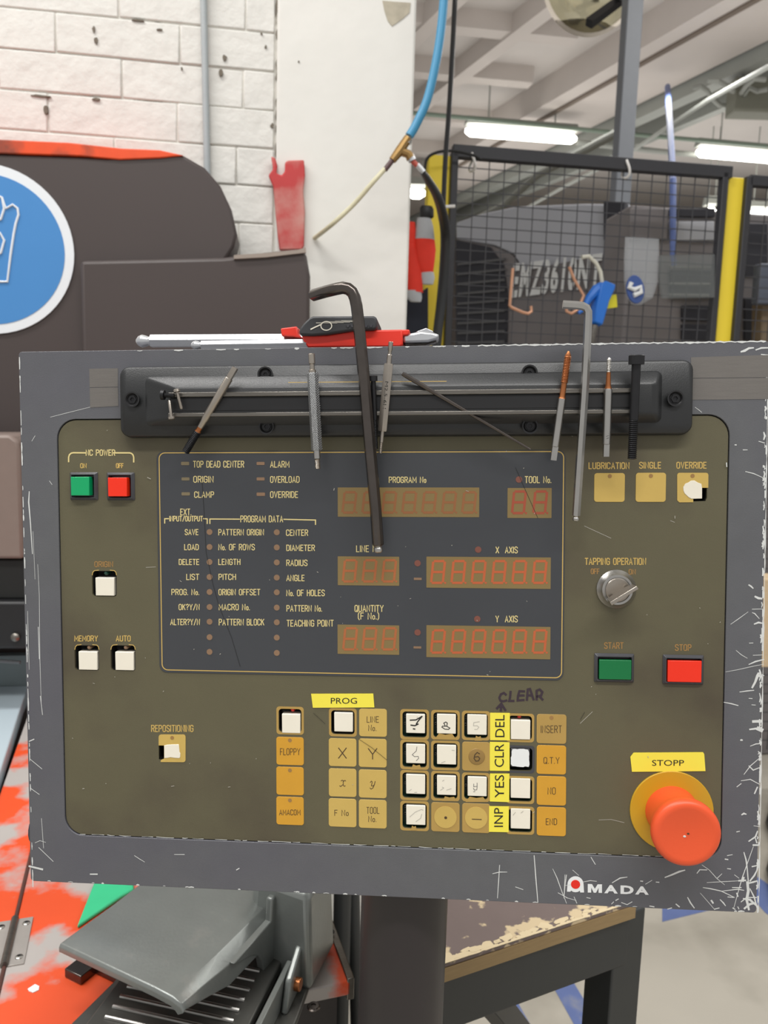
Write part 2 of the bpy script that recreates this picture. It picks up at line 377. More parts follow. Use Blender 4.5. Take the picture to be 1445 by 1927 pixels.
# partial holes of the torn keys
def ppoly(pts, w): return [tuple(P(x, y, w).to_2d()) for x, y in pts]
rep_hole = [(298.5,1403),(309,1402.5),(309,1428),(301,1431),(299,1428)]
ovr_hole = [zz for zz in [z6(978,330), z6(1014,330), z6(1014,400), z6(1004,424), z6(916,426), z6(916,408), z6(978,405)]]
holes.append(ppoly(rep_hole, FA)); holes.append(ppoly(ovr_hole, FA))
sq_btn = [(z1(130,246,350,465), z1(137,282,285,430), m_green, 'nc', 'green illuminated button'), (z1(422,248,640,467), z1(430,288,582,437), m_red, 'nc', 'red illuminated button'),
          (z6(219,1502,500,1705), z6(254,1545,480,1688), m_dgreen, 'st', 'green illuminated start button'), (z6(703,1512,992,1721), z6(738,1550,975,1706), m_red, 'st', 'red illuminated stop button')]
for b, c, mt_, k, lb in sq_btn: hole(b, 1.0, 0.0006)
plate(fasc, holes, FA-0.0016, FA).build('fascia', m_fascia, con, PF, bevel=0.00015, seg=1)
mb = MB(); mb.box(fx0-.004, fx1+.004, fy0-.004, fy1+.004, -0.0115, -0.0105)
mb.build('circuit_board', m_pcb, con, PF)
# back face for wells
def well(h, depth=-0.0104, mt_=None):
    mb = MB(); o_ = h; n = len(o_)
    mb.add([(p[0], p[1], FA-0.0016) for p in o_] + [(p[0], p[1], depth) for p in o_], [(i, (i+1) % n, n+(i+1) % n, n+i) for i in range(n)] + [tuple(range(n, 2*n))])
    return mb
for i, (b, cap, kind, mk, led, z) in enumerate(open_keys):
    h = holes[i]; x0, y0, x1, y1 = b
    if kind == 'arc':
        mb = MB()
        for sgn in (0, 1):
            xa = x0+2 if sgn == 0 else x1-2; xb = xa + (9 if sgn == 0 else -9)
            pts = [(xa, y0+9), (xa+(1 if sgn == 0 else -1), y0+4), (xa+(4 if sgn == 0 else -4), y0+.8), (xb+(3 if sgn == 0 else -3), y0)]
            mb.ribbon([P(x, y, FA).to_2d() for x, y in pts], 0.0005, FA+0.00008)
        k = mb.build('push_key', m_gold, con, PF, smooth='flat')
    else:
        mt_ = m_key3 if kind in ('pad', 'padb', 'rim') else m_bezel
        k = plate(prr(x0, y0, x1, y1, 0.002, FA), [h], FA, FA+0.00012).build('push_key', mt_, con, PF)
    M_ = ROOT[k.name]
    well(h, -0.0075 if kind in ('pad',) else -0.0104).build('key_well', m_pcb if kind in ('pad', 'padb') else m_well, k, PF, smooth=False)
    cpx = P((cap[0]+cap[2])/2, (cap[1]+cap[3])/2, FA+.0004)
    hw = (P(cap[2], cap[1], FA).x - P(cap[0], cap[1], FA).x)/2; hh = (P(cap[0], cap[1], FA).y - P(cap[0], cap[3], FA).y)/2
    mb = MB(); mb.box(cpx.x-hw, cpx.x+hw, cpx.y-hh, cpx.y+hh, -0.0066, FA+.0004)
    mb.build('key_cap', m_cap if kind != 'blk' else m_bezel, k, PF, bevel=0.0004)
    mb = MB(); mb.box(cpx.x-hw-.0006, cpx.x+hw+.0006, cpx.y-hh-.0006, cpx.y+hh+.0006, -0.0074, -0.0067)
    mb.build('switch_body', m_black, k, PF)
    if kind in ('pad',):
        for sx in (-1, 1):
            for dy in (0.0028, -0.0018):
                c = Vector((cpx.x + sx*(hw+.0010), cpx.y+dy, -0.0066))
                mb = MB(); mb.tube([c + Vector((math.cos(a)*.0007, math.sin(a)*.0007, 0)) for a in [2*PI*j/10 for j in range(11)]], .00018, 5)
                mb.build('contact_ring', m_steel, k, PF)
    if mk:
        mb = MB(); dark = {'7': (9, m_ink), '8': (6, m_ink), '9': (4, m_faint), '4': (3.5, m_bezel), '3': (3.5, m_bezel)}.get(mk[1], (4, m_faint))
        for j, pl in enumerate(mk[0]):
            q = [z(*p) for p in pl]; mb.ribbon([P(x, y, FA+.0005).to_2d() for x, y in q], dark[0]*0.333e-3/3.905, FA+.00048+j*.00002)
        mb.build('handwritten_digit', dark[1], k, PF, smooth='flat')
    if kind == 'blk':
        mb = MB(); r2 = random.Random(4); q = []
        for j in range(30):
            a = 2*PI*j/30; s_ = .92 + r2.random()*.12; f_ = max(abs(math.cos(a)), abs(math.sin(a)))
            q.append((cpx.x + hw*math.cos(a)/f_*s_*.97, cpx.y + hh*math.sin(a)/f_*s_*.97))
        mb.add([(x, y, FA+.0005) for x, y in q], [tuple(range(30))]); mb.build('scraped_sticker', m_white, k, PF, smooth='flat')
    if led:
        lx, ly = z(led[0], led[1]); c = P(lx, ly, -0.0012)
        mb = MB(); mb.lathe((c.x, c.y, -.0074), (c.x, c.y, 0), [(0, .0014), (.0054, .0014), (.0063, .0009), (.0066, .0001)], 14)
        mb.build('lamp', {'g': m_ledg, 'b': m_led, 'r': m_ledr}[led[2]], k, PF)
# little membrane scraps left hanging in the wells
for x0, y0, x1, y1, q in ((343,390,500,431,0.3),(636,408,690,442,0.5),(168,618,248,655,0.5),(398,853,505,885,0.4),(568,855,728,892,0.5),(168,1068,212,1100,0.5)):
    a = z8(x0, y1+2); b_ = z8(x1, y1+2); c = z8(x1-(x1-x0)*.18, y0+3); d = z8(x0+(x1-x0)*.2, y0)
    e = z8(x0+(x1-x0)*.5, y0+(y1-y0)*.25)
    mb = MB(); mb.prism([tuple(P(p[0], p[1], FA).to_2d()) for p in (a, b_, c, e, d)], FA+.0001, FA+.00025); mb.build('membrane_scrap', m_key3, con, PF)

# closed membrane keys
def membrane(b, mt_, txts=(), dot=None, name='membrane_key'):
    x0, y0, x1, y1 = b
    mb = MB(); mb.prism(prr(x0, y0, x1, y1, 0.0017, FA), FA, FA+.0003)
    k = mb.build(name, mt_, con, PF, bevel=0.0001, seg=1)
    for t in txts: letter(t[0], t[1][0], t[1][2], t[1][1], t[1][3], FA+.00036, m_legend, k, 'legend', sw=t[2] if len(t) > 2 else .00038)
    if dot:
        c = P(dot[0], dot[1], FA); mb = MB(); mb.cyl((c.x, c.y, FA+.0003), (c.x, c.y, FA+.0004), .00125, 16); mb.build('lamp_dot', m_faded, k, PF)
    return k
membrane(z7(97,515,345,768), m_key2, [('FLOPPY', z7(132,620,310,677))], z7(220,543))
membrane(z7(97,785,345,1040), m_key2, [], z7(220,815))
membrane(z7(97,1056,345,1310), m_key2, [('AMACOM', z7(125,1175,313,1222))], z7(220,1087))
membrane(z7(847,258,1098,510), m_key, [('LINE', z7(918,330,1023,382)), ('No.', z7(932,407,1000,458))])
membrane(z7(572,527,822,780), m_key, [('X', z7(660,615,730,707), .0006)])
kY = membrane(z7(843,530,1096,788), m_key, [('Y', z7(930,620,1007,715), .0006)])
kx = membrane(z7(572,800,822,1055), m_key); ky = membrane(z7(844,811,1096,1066), m_key)
for k, pls in ((kx, [[(683,912),(692,905),(703,908),(703,950),(712,960),(722,955)],[(725,912),(718,906),(706,915)],[(670,955),(680,962),(700,945)]]),
               (ky, [[(948,925),(958,913),(966,920),(958,955),(972,958),(985,945)],[(992,915),(985,945),(972,975),(955,985),(945,975)]])):
    mb = MB()
    for j, pl in enumerate(pls): mb.ribbon([P(*z7(*p), FA).to_2d() for p in pl], .00042, FA+.00036+j*.00001)
    mb.build('legend', m_legend, k, PF, smooth='flat')
membrane(z7(571,1072,822,1328), m_key, [('F No', z7(625,1178,748,1228))])
membrane(z7(844,1083,1096,1340), m_key, [('TOOL', z7(915,1152,1028,1208)), ('No.', z7(932,1232,1000,1283))])
def ringdisc(k, c, r, w):
    p = P(*z8(*c), FA); mb = MB(); mb.cyl((p.x, p.y, w), (p.x, p.y, w+.0002), r, 32); return mb.build('raised_disc', m_key, k, PF), p
k = membrane(z8(318,898,526,1112), m_key3); ringdisc(k, (422,1005), .0071, FA+.0003)
p = P(*z8(424,1008), FA); MB().cyl((p.x, p.y, FA+.0005), (p.x, p.y, FA+.0006), .0009, 14).build('legend', m_legend, k, PF)
k = membrane(z8(545,905,750,1120), m_key3); ringdisc(k, (648,1010), .0071, FA+.0003)
MB().ribbon([P(*z8(618,1018), FA).to_2d(), P(*z8(686,1021), FA).to_2d()], .0005, FA+.0006).build('legend', m_legend, k, PF, smooth='flat')
k = membrane(z8(545,453,750,666), m_key3)
p = P(*z8(652,560), FA); MB().lathe((p.x, p.y, FA+.0003), (p.x, p.y, 1), [(0,.0052),(.0003,.0050),(.0004,.0046)], 28).build('raised_disc', mat('rubbed_disc', (146,116,62), .45), k, PF)
mb = MB()
for j, pl in enumerate(([(672,538),(655,528),(638,545),(632,572),(645,592),(665,590),(674,572),(662,558),(640,562)],)): mb.ribbon([P(*z8(*q_), FA).to_2d() for q_ in pl], .0006, FA+.00075)
mb.build('legend', m_legend, k, PF, smooth='flat')
membrane(z8(1092,250,1310,465), m_key3, [('INSERT', z8(1125,335,1275,386))], z8(1201,275))
membrane(z8(1092,478,1308,690), m_key2, [('Q.T.Y', z8(1145,568,1258,612))])
membrane(z8(1093,705,1308,918), m_key2, [('NO', z8(1175,790,1230,838))])
membrane(z8(1093,932,1307,1143), m_key2, [('END', z8(1162,1018,1240,1062))])
membrane(z6(217,226,433,430), m_key, [], z6(327,248)); membrane(z6(510,224,723,430), m_key, [], z6(617,246))
def torn(outline, dot, blob, bw, extra):
    x = [P(q[0], q[1], FA).to_2d() for q in outline]
    mb = MB(); mb.prism([tuple(q) for q in x], FA, FA+.0003); k = mb.build('torn_membrane_key', m_key, con, PF)
    c = P(dot[0], dot[1], FA); MB().cyl((c.x, c.y, FA+.0003), (c.x, c.y, FA+.0004), .00125, 16).build('lamp_dot', m_faded, k, PF)
    mb = MB(); mb.prism([tuple(P(q[0], q[1], bw).to_2d()) for q in blob], -0.006, bw); mb.build('key_cap', m_cap, k, PF, bevel=.0002)
    return k
def kr(b, r=4):                                     # pixel outline of a key with rounded corners, clockwise from top left
    x0, y0, x1, y1 = b; return [(x0,y0+r),(x0+r*.3,y0+r*.3),(x0+r,y0),(x1-r,y0),(x1-r*.3,y0+r*.3),(x1,y0+r),(x1,y1-r),(x1-r*.3,y1-r*.3),(x1-r,y1)]
b = zR(320,468,882,1045)
torn(kr(b) + [(302.5,1433.7),(303,1430),(309,1428),(309,1402.5),(b[0],1402.5)], zR(603,535),
     [zR(*q) for q in ((430,700),(500,685),(600,680),(735,676),(745,760),(752,840),(768,860),(766,940),(750,966),(660,962),(560,948),(500,962),(432,965))], FA+.0006, None)
b = z6(803,224,1023,433)
torn([(b[0],b[1]+4),(b[0]+1.2,b[1]+1.2),(b[0]+4,b[1]),(b[2]-4,b[1]),(b[2]-1.2,b[1]+1.2),(b[2],b[1]+4)] + [z6(1022,330), z6(978,330), z6(978,405), z6(916,408), z6(916,432)] + [(b[0]+4,b[3]),(b[0],b[3]-4)],
     z6(911,246), [z6(*q) for q in ((846,325),(862,300),(885,292),(900,280),(925,278),(950,293),(975,302),(980,330),(980,406),(905,408),(885,398),(872,385),(856,370),(848,350))], FA+.0006, None)
for hpts in (rep_hole, ovr_hole): well(ppoly(hpts, FA)).build('key_well', m_well, con, PF, smooth=False)

# square illuminated buttons
for b, c, mt_, kind, lb in sq_btn:
    x0, y0, x1, y1 = b
    o_ = prr(x0, y0, x1, y1, .0006, FA+.001, 2); a_ = P(x0, y0, FA+.001); e_ = P(x1, y1, FA+.001)
    ix = .0016 if kind == 'nc' else .0024
    inn = rr(a_.x+ix, a_.y-ix, e_.x-ix, e_.y+ix, .0003, 2)
    H_ = .0022
    mb = MB(); n = len(o_)                           # bevelled bezel: outer low edge, crest, inner well
    def ins(q, d):
        cx = (a_.x+e_.x)/2; cy = (a_.y+e_.y)/2; hx = abs(e_.x-a_.x)/2; hy = abs(e_.y-a_.y)/2
        return [(cx+(p_[0]-cx)*(hx-d)/hx, cy+(p_[1]-cy)*(hy-d)/hy) for p_ in q]
    rings = [[(x, y, FA-.003) for x, y in o_], [(x, y, FA+.0004) for x, y in o_], [(x, y, FA+H_) for x, y in ins(o_, .0013)],
             [(x, y, FA+H_) for x, y in ins(o_, .0017)], [(x, y, FA-.002) for x, y in ins(o_, .0024)]]
    mb.loft(rings); k = mb.build('illuminated_button', m_bezel, con, PF, angle=25)
    k['label'] = lb
    hgt = FA+.0048 if kind == 'nc' else FA+.0026
    q = [P(c[0], c[1], hgt), P(c[2], c[3], hgt)]
    mb = MB(); mb.box(q[0].x, q[1].x, q[1].y, q[0].y, FA-.001, hgt)
    mb.build('lens', mt_, k, PF, bevel=.00035)

# smoked display window with gold line
W0 = FA + .00035
wo = prr(295, 847, 1062, 1279, .0045, FA)
cor = [P(299.5, 851, W0), P(1060, 851, W0), P(1057, 1276, W0), P(305, 1260, W0)]
wx0 = (cor[0].x+cor[3].x)/2; wx1 = (cor[1].x+cor[2].x)/2; wy1 = (cor[0].y+cor[1].y)/2; wy0 = (cor[2].y+cor[3].y)/2
mb = MB(); mb.prism(rr(wx0-.0018, wy0-.0018, wx1+.0012, wy1+.0010, .005, 6), FA, W0)
win = mb.build('display_window', m_screen, con, PF, bevel=.0001, seg=1)
MB().ribbon(rr(wx0, wy0, wx1, wy1, .0038, 6), .00062, W0+.0001, closed=True).build('border_line', m_gold, win, PF, smooth='flat')
WL = W0 + .00012
for t, b in (('TOP DEAD CENTER',(303,137,645,178)),('ORIGIN',(305,240,437,280)),('CLAMP',(311,345,441,383)),('ALARM',(827,138,953,178)),
        ('OVERLOAD',(827,241,1022,281)),('OVERRIDE',(827,344,1012,384)),('EXT.',(216,462,287,502)),('INPUT/OUTPUT',(142,511,365,544)),
        ('PROGRAM DATA',(625,509,910,550)),('SAVE',(247,601,335,637)),('PATTERN ORIGIN',(475,601,780,639)),('CENTER',(935,604,1080,642)),
        ('LOAD',(243,703,337,739)),('No. OF ROWS',(475,702,718,740)),('DIAMETER',(937,707,1126,745)),('DELETE',(206,804,340,840)),('LENGTH',(475,803,620,840)),
        ('RADIUS',(937,809,1076,847)),('LIST',(257,905,340,942)),('PITCH',(476,905,590,942)),('ANGLE',(937,912,1056,950)),('PROG. No.',(156,1008,340,1045)),
        ('ORIGIN OFFSET',(476,1008,755,1046)),('No. OF HOLES',(937,1013,1193,1052)),('OK?Y/N',(205,1110,343,1147)),('MACRO No.',(478,1110,684,1148)),
        ('PATTERN No.',(938,1118,1175,1157)),('ALTER?Y/N',(148,1211,345,1249)),('PATTERN BLOCK',(478,1211,782,1251)),('TEACHING POINT',(939,1218,1254,1259))):
    q = z4(*b); letter(t, q[0], q[2], q[1], q[3], WL, m_cream, win)
for t, b in (('PROGRAM No',(398,204,606,235)),('TOOL No.',(1168,201,1314,236)),('LINE No.',(213,593,350,627)),('X  AXIS',(1003,600,1124,634)),
        ('QUANTITY',(204,931,364,966)),('(F No.)',(223,974,339,1009)),('Y  AXIS',(1002,991,1124,1025))):
    q = z5(*b); letter(t, q[0], q[2], q[1], q[3], WL, m_cream, win)
for pls in ([(108,558),(108,528),(134,528)],[(372,528),(397,529),(397,561)],[(415,561),(415,530),(617,531)],[(917,532),(1133,537),(1133,567)]):
    mb = MB(); mb.ribbon([P(*z4(*q), WL).to_2d() for q in pls], .0007, WL); mb.build('bracket_line', m_cream, win, PF, smooth='flat')
for j, b in enumerate(((220,141,275,164),(223,247,277,268),(223,348,280,370),(733,142,787,163),(733,247,787,268),(733,350,790,373))):
    MB().prism(prr(*z4(*b), .0004, W0, 2), W0, W0+.0002).build('indicator_bar', m_ledo if j < 3 else m_led, win, PF)
dots = [z4(413, y) for y in (618,720,822,924,1026,1128,1228,1333,1433)] + [z4(870, y) for y in (620,723,825,928,1028,1132,1232,1336,1440)]
dots += [z5(*q) for q in ((1133,218),(902,615),(559,692),(897,1008),(559,1084))]
for j, d in enumerate(dots):
    c = P(d[0], d[1], W0); MB().cyl((c.x, c.y, W0), (c.x, c.y, W0+.0002), .0019 if j < 18 else .0020, 20).build('indicator_dot', m_led if j < 18 else mat('dull_red_lamp', (120, 72, 60), .4), win, PF)
for b in ((538,774,582,787),(536,1163,580,1175)):
    MB().prism(prr(*z5(*b), .0002, W0, 2), W0, W0+.0002).build('minus_bar', m_led, win, PF)
SEG = [((.12,1),(.88,1)),((1,.94),(1,.54)),((1,.46),(1,.06)),((.88,0),(.12,0)),((0,.06),(0,.46)),((0,.54),(0,.94)),((.12,.5),(.88,.5))]
def digits(b, xs, y0, y1, mt_, skip=()):
    q = z5(*b); mb = MB(); mb.prism(prr(*q, .0002, W0, 1), W0, W0+.00015)
    d_ = mb.build('digit_display', m_amber, win, PF)
    for i, x in enumerate(xs):
        bl = P(*z5(x+4, y1), W0); br = P(*z5(x+70, y1), W0); tl = P(*z5(x+16, y0), W0)
        mb = MB(); sw = .0015
        for j, (a, c) in enumerate(SEG):
            if (i, j) in skip: continue
            mb.ribbon([(bl + (br-bl)*u_ + (tl-bl)*v_).to_2d() for u_, v_ in (a, c)], sw, W0+.0002+j*.000004)
        mb.cyl((bl + (br-bl)*1.2).to_2d().to_3d() + Vector((0,0,W0+.0002)), (bl + (br-bl)*1.2).to_2d().to_3d() + Vector((0,0,W0+.00023)), .0007, 8)
        mb.build('digit', mt_, d_, PF, smooth='flat')
digits((107,263,908,430), [130+113*i for i in range(7)], 290, 405, m_segf)
digits((1068,266,1318,436), [1090,1210], 286, 408, mat('tool_segment', (158,74,50), .5))
digits((107,654,455,818), [132,244,355], 675, 795, mat('line_segment', (166,96,54), .5))
digits((609,657,1313,834), [632+115*i for i in range(6)], 680, 803, m_seg)
digits((106,1042,455,1208), [134,244,355], 1060, 1180, mat('line_segment', (166,96,54), .5))
digits((609,1048,1311,1230), [632+115*i for i in range(6)], 1072, 1198, m_seg)

# fascia lettering
FL = FA + .0001
for t, b, mt_ in (('NC POWER',z1(260,70,486,113),m_cream),('ON',z1(216,178,261,211),m_gold),('OFF',z1(498,178,552,211),m_gold),('ORIGIN',z1(328,951,470,991),m_faded),
        ('MEMORY',z1(170,1536,350,1577),m_gold),('AUTO',z1(497,1536,608,1577),m_gold),('REPOSITIONING',zR(168,277,1036,408),m_gold),
        ('LUBRICATION',z6(181,153,463,195),m_gold),('SINGLE',z6(538,150,687,192),m_gold),('OVERRIDE',z6(801,150,1008,192),m_gold),
        ('TAPPING OPERATION',z6(154,828,581,872),m_gold),('OFF',z6(196,903,252,937),m_faded),('ON',z6(464,907,508,940),m_faded),
        ('START',z6(291,1424,422,1465),m_faded),('STOP',z6(791,1438,901,1479),m_faded)):
    letter(t, b[0], b[2], b[1], b[3], FL, mt_, con, sw=.0006)
for pls in ([(122,163),(122,128),(128,108),(143,95),(160,92),(255,93)],[(487,93),(605,93),(620,99),(631,112),(635,130),(635,165)]):
    MB().ribbon([P(*z1(*q), FL).to_2d() for q in pls], .0009, FL).build('bracket_line', m_cream, con, PF, smooth='flat')
# hand lettered CLEAR with arrow
zc = zr(920, 1280, 12.04); mb = MB()
CL = [[(385,330),(340,290),(270,320),(235,400),(260,465),(330,480),(400,460)],[(490,260),(480,380),(460,470),(560,470)],[(800,255),(690,250),(660,350),(650,460),(790,450)],[(680,350),(790,345)],
      [(860,450),(880,210),(930,200),(1010,440)],[(880,340),(980,350)],[(1080,440),(1080,240),(1150,210),(1210,270),(1180,350),(1090,370)],[(1150,370),(1215,440)],[(270,690),(280,530)],[(180,640),(280,530),(370,680)],[(250,600),(320,600)]]
for j, pl in enumerate(CL): mb.ribbon([P(*zc(*q), FL).to_2d() for q in pl], .0014, FL+j*.000012)
mb.build('handwriting', m_marker, con, PF, smooth='flat')
# yellow label tapes
def tape(quad, text, tq, up=False):
    q = [P(x, y, FA) for x, y in quad]; mb = MB(); T1 = FA+.00045
    mb.prism([tuple(v.to_2d()) for v in q], FA+.0002, T1); o = mb.build('label_tape', m_yellow, con, PF)
    x0, y0, x1, y1 = tq; c = [P(x0, y1, T1), P(x1, y1, T1), P(x0, y0, T1), P(x1, y0, T1)]
    if up: c = [c[1], c[3], c[0], c[2]]
    mb = MB(); font_text(mb, text, *c, lift=Vector((0, 0, .0001))); mb.build('lettering', m_ink, o, PF, smooth='flat')
tape([z7(412,122), z7(975,120), z7(985,245), z7(428,248)], 'PROG', z7(590,160,827,213))
tape([z8(750,238), z8(895,240), z8(895,441), z8(750,439)], 'DEL', z8(788,255,856,418), True)
tape([z8(748,452), z8(893,455), z8(893,665), z8(748,663)], 'CLR', z8(783,468,852,638), True)
tape([z8(749,685), z8(892,685), z8(890,894), z8(748,889)], 'YES', z8(785,696,853,864), True)
tape([z8(743,924), z8(888,926), z8(886,1115), z8(741,1112)], 'INP', z8(780,938,845,1078), True)
tape([zB(472,165), zB(495,135), zB(985,132), zB(993,145), zB(1002,265), zB(483,270)], 'STOPP', zB(626,188,852,229))
# key switch
c = P(1159, 1108, FA); c2 = c.copy()
ks = MB().lathe((c.x, c.y, FA), (c.x, c.y, 1), [(0,.0119),(.0012,.0119),(.0030,.0102),(.0046,.0092),(.0046,.0078),(.0038,.0076),(.0038,.0001)], 40).build('key_switch', m_steel, con, PF)
MB().lathe((c.x, c.y, FA+.0036), (c.x, c.y, 1), [(0,.0072),(.0014,.0072),(.0018,.0068),(.0018,.0001)], 32).build('lock_barrel', m_tapst, ks, PF)
ang = math.radians(33); d = Vector((math.cos(ang), math.sin(ang), 0)); n_ = Vector((-d.y, d.x, 0)); kc = Vector((c.x+.0005, c.y-.0012, 0))
mb = MB(); wz = [FA+.0050, FA+.0075, FA+.0095, FA+.0200]
hw_ = [.0040, .0042, .0088, .0092]; th_ = .0011
rings = [[kc + d*a*h_ + n_*b_*th_ + Vector((0, 0, w_)) for a, b_ in ((-1,-1),(1,-1),(1,1),(-1,1))] for h_, w_ in zip(hw_, wz)]
mb.loft(rings); mb.build('lock_key', m_tapst, ks, PF, bevel=.0003)
# emergency stop
c = P(1263, 1525.5, FA)
es = MB().lathe((c.x, c.y, FA), (c.x, c.y, 1), [(0,.0252),(.0009,.0252),(.0012,.0249),(.0012,.0001)], 56).build('stop_button', m_disc, con, PF)
es['label'] = 'large orange red mushroom button on a mustard yellow disc'
mb = MB(); mb.lathe((c.x, c.y, FA+.0012), (c.x, c.y, 1), [(0,.0160),(.004,.0158),(.012,.0160),(.018,.0168),(.0225,.0186),(.0255,.0196),(.0285,.0197),(.0302,.0188),(.0310,.0172),(.0308,.0150),(.0300,.008),(.0298,.0002)], 56)
mb.build('button_cap', m_estop, es, PF, angle=50)
for x, y, r in ((1259,1571,.0009),(1288,1574,.0007),(1295,1569,.0006)):
    q = P(x, y, FA+.0312); MB().prism([(q.x+r*math.cos(a)*1.2, q.y+r*math.sin(a)*.8) for a in [2*PI*i/8 for i in range(8)]], FA+.0309, FA+.0313).build('paint_nick', m_chip_highlight if x < 1290 else m_legend, es, PF)
# maker's mark
zm = zr(1050, 1635, 7.605)
def mp(x, y, w=.0001): return P(*zm(x, y), w).to_2d()
mb = MB(); cxm, cym = 250, 222; arc = [(cxm+115*math.cos(a), cym-115*math.sin(a)) for a in [math.radians(180-15*i) for i in range(13)]]
outl = arc + [(372,338),(318,338),(312,312),(285,330),(250,335),(215,330),(190,312),(172,328),(128,326)]
mb.prism([tuple(mp(*q)) for q in outl], 0, .0001); lg = mb.build('maker_emblem', m_white, con, PF)
p0 = mp(250, 222); r_ = (mp(316, 222)-mp(184, 222)).length/2; MB().cyl((p0.x, p0.y, .0001), (p0.x, p0.y, .0002), r_, 28).build('emblem_dot', m_reddot, lg, PF)
for ch, x0, x1, y0, y1 in (('M',425,628,220,340),('A',660,855,230,350),('D',893,1082,238,360),('A',1102,1298,248,368)):
    mb = MB(); q = [P(*zm(*v), .0001) for v in ((x0,y1-2),(x1,y1+4),(x0,y0-2),(x1,y0+4))]; 
    if ch == 'M':
        a_, ex, ey = q[0], q[1]-q[0], q[2]-q[0]
        mb.prism([tuple((a_+ex*u_+ey*v_).to_2d()) for u_, v_ in ((0,0),(0,1),(.30,1),(.5,.46),(.70,1),(1,1),(1,0),(.76,0),(.76,.60),(.58,.0),(.42,.0),(.24,.60),(.24,0))], .00004, .00017)
    else: font_text(mb, ch, *q, bold=.45, lift=Vector((0,0,.00005)))
    mb.build('lettering', m_white, con, PF, smooth='flat')
# grey tape strips
for quad in ([(168,694),(222,693),(222,728),(169,729)], [(169,730),(222,729),(223,764),(170,767)], [(1300,672.5),(1446,668),(1446,710),(1300,711.5)], [(1300,712.5),(1446,711),(1446,751),(1300,752.5)]):
    mb = MB(); mb.prism([tuple(P(x, y).to_2d()) for x, y in quad], 0, .00018); mb.build('grey_tape_strip', m_gtape, con, PF)
# cracks, scratches and a painted edge highlight
mb = MB()
for pl in ([(380,900),(384,960),(388,1040),(401,1100),(412,1140),(436,1200),(452,1254)], [(970,880),(992,930),(1012,975)], [(676,1391),(700,1407),(728,1430)], [(1092,1354),(1100,1340)], [(590,1342),(612,1362)], [(1196,1504),(1224,1507)]):
    mb.ribbon([P(x, y, W0).to_2d() for x, y in pl], .00022, W0+.0003)
tag(mb.build('crack_line', m_ink, con, PF, smooth='flat'), kind='stuff')
sm = MB(); r3 = random.Random(11)
def scr(pts, wpx, w=.00012):
    q = [P(x, y, w).to_2d() for x, y in pts]; n = len(q)
    sm.ribbon(q, [max(.12, wpx*(.35 + .65*math.sin(PI*(i+.5)/n)*(.7+.6*r3.random())))*.000333 for i in range(n)], w + r3.random()*.00004)
def zs(o, pts): return [o(*p) for p in pts]
zs3 = zr(1245, 1527, 4.818)
for pts, w in (([(30,598),(90,575),(160,545),(210,532)],3.2),([(320,560),(345,528),(410,530)],2.2),([(365,485),(430,530),(500,608),(570,665)],1.4),([(500,608),(545,565)],1.6),([(410,645),(560,636),(720,628)],1.2),
        ([(375,690),(440,700),(540,722),(660,780)],2.2),([(545,722),(690,705),(745,715)],2),([(235,780),(262,830),(295,875)],2.6),([(350,740),(420,820),(480,890)],1.1),([(530,800),(560,830),(578,855)],2.2),
        ([(655,870),(690,740),(730,600),(780,460),(830,320)],1.6),([(745,370),(765,440),(775,520),(785,640),(790,740)],2.6),([(800,630),(840,580),(862,535)],3.4),([(775,640),(785,720),(770,800),(790,890)],6),([(790,650),(830,640),(865,630)],4),
        ([(740,790),(800,800),(865,860)],4),([(720,820),(770,780),(860,780)],2.5),([(750,880),(800,840),(850,830)],5),([(800,700),(840,780),(862,870)],2.4),([(740,600),(735,630)],5),([(700,628),(760,625)],3.5),([(820,500),(865,490)],2.6),([(790,270),(850,230),(868,180)],3.2),([(850,245),(862,285)],2.8),([(830,305),(878,305)],4),
        ([(660,575),(700,605)],1.2),([(595,400),(640,392)],1.6),([(575,432),(600,436)],2.4),([(595,518),(625,522)],2),([(640,690),(720,690)],2.2),([(600,775),(650,780)],2),([(680,740),(690,770)],3),([(480,885),(520,875)],2.2),([(645,875),(665,888)],2.4),([(690,865),(700,885)],2),([(725,30),(745,18),(765,25)],3),([(680,185),(705,180)],2),
        ([(55,885),(90,875)],2.5),([(130,840),(160,865)],3),([(835,130),(890,138)],1.4),([(450,808),(465,830)],3.5)): scr(zs(zs3, pts), w)
zs1 = zr(1300, 1100, 6.42)
for pts, w in (([(700,5),(725,20),(750,45)],3.4),([(775,145),(815,165),(855,170)],4),([(740,298),(865,295)],1.3),([(740,340),(770,350),(825,412)],1.6),([(765,478),(815,458),(865,468)],3),([(480,480),(580,410),(690,330)],1.1),([(705,708),(750,706)],1.4),([(545,795),(610,850),(680,890)],1.1),([(750,855),(865,850)],1.2),
        ([(700,965),(780,930),(880,905)],2.6),([(420,1055),(560,1030),(760,985),(880,962)],1),([(740,1245),(775,1180),(805,1100),(815,1070)],5),([(815,1070),(880,1100)],2),([(590,1298),(680,1285),(760,1278)],2),([(400,1422),(490,1440),(570,1462)],2.2),([(700,1375),(740,1378)],1.6),([(750,1655),(855,1650)],6),([(710,1750),(770,1742),(850,1730)],4),([(810,1740),(855,1760)],8),([(735,1453),(780,1456)],1.4),([(600,1880),(620,1880)],3)): scr(zs(zs1, pts), w)
zs2 = zr(1300, 600, 6.42)
for pts, w in (([(605,398),(650,385),(700,355),(755,350)],4),([(785,375),(850,352),(930,350)],3.4),([(850,430),(930,437)],2),([(660,1845),(760,1870),(860,1915)],1.6),([(630,1583),(680,1583)],1.6),([(820,1480),(890,1500)],1.6),([(430,1740),(433,1785)],2.6),([(530,1523),(548,1523)],2.4),([(50,1068),(95,1100),(130,1130)],1.2)): scr(zs(zs2, pts), w)
zsq = zr(1060, 1380, 3.753)
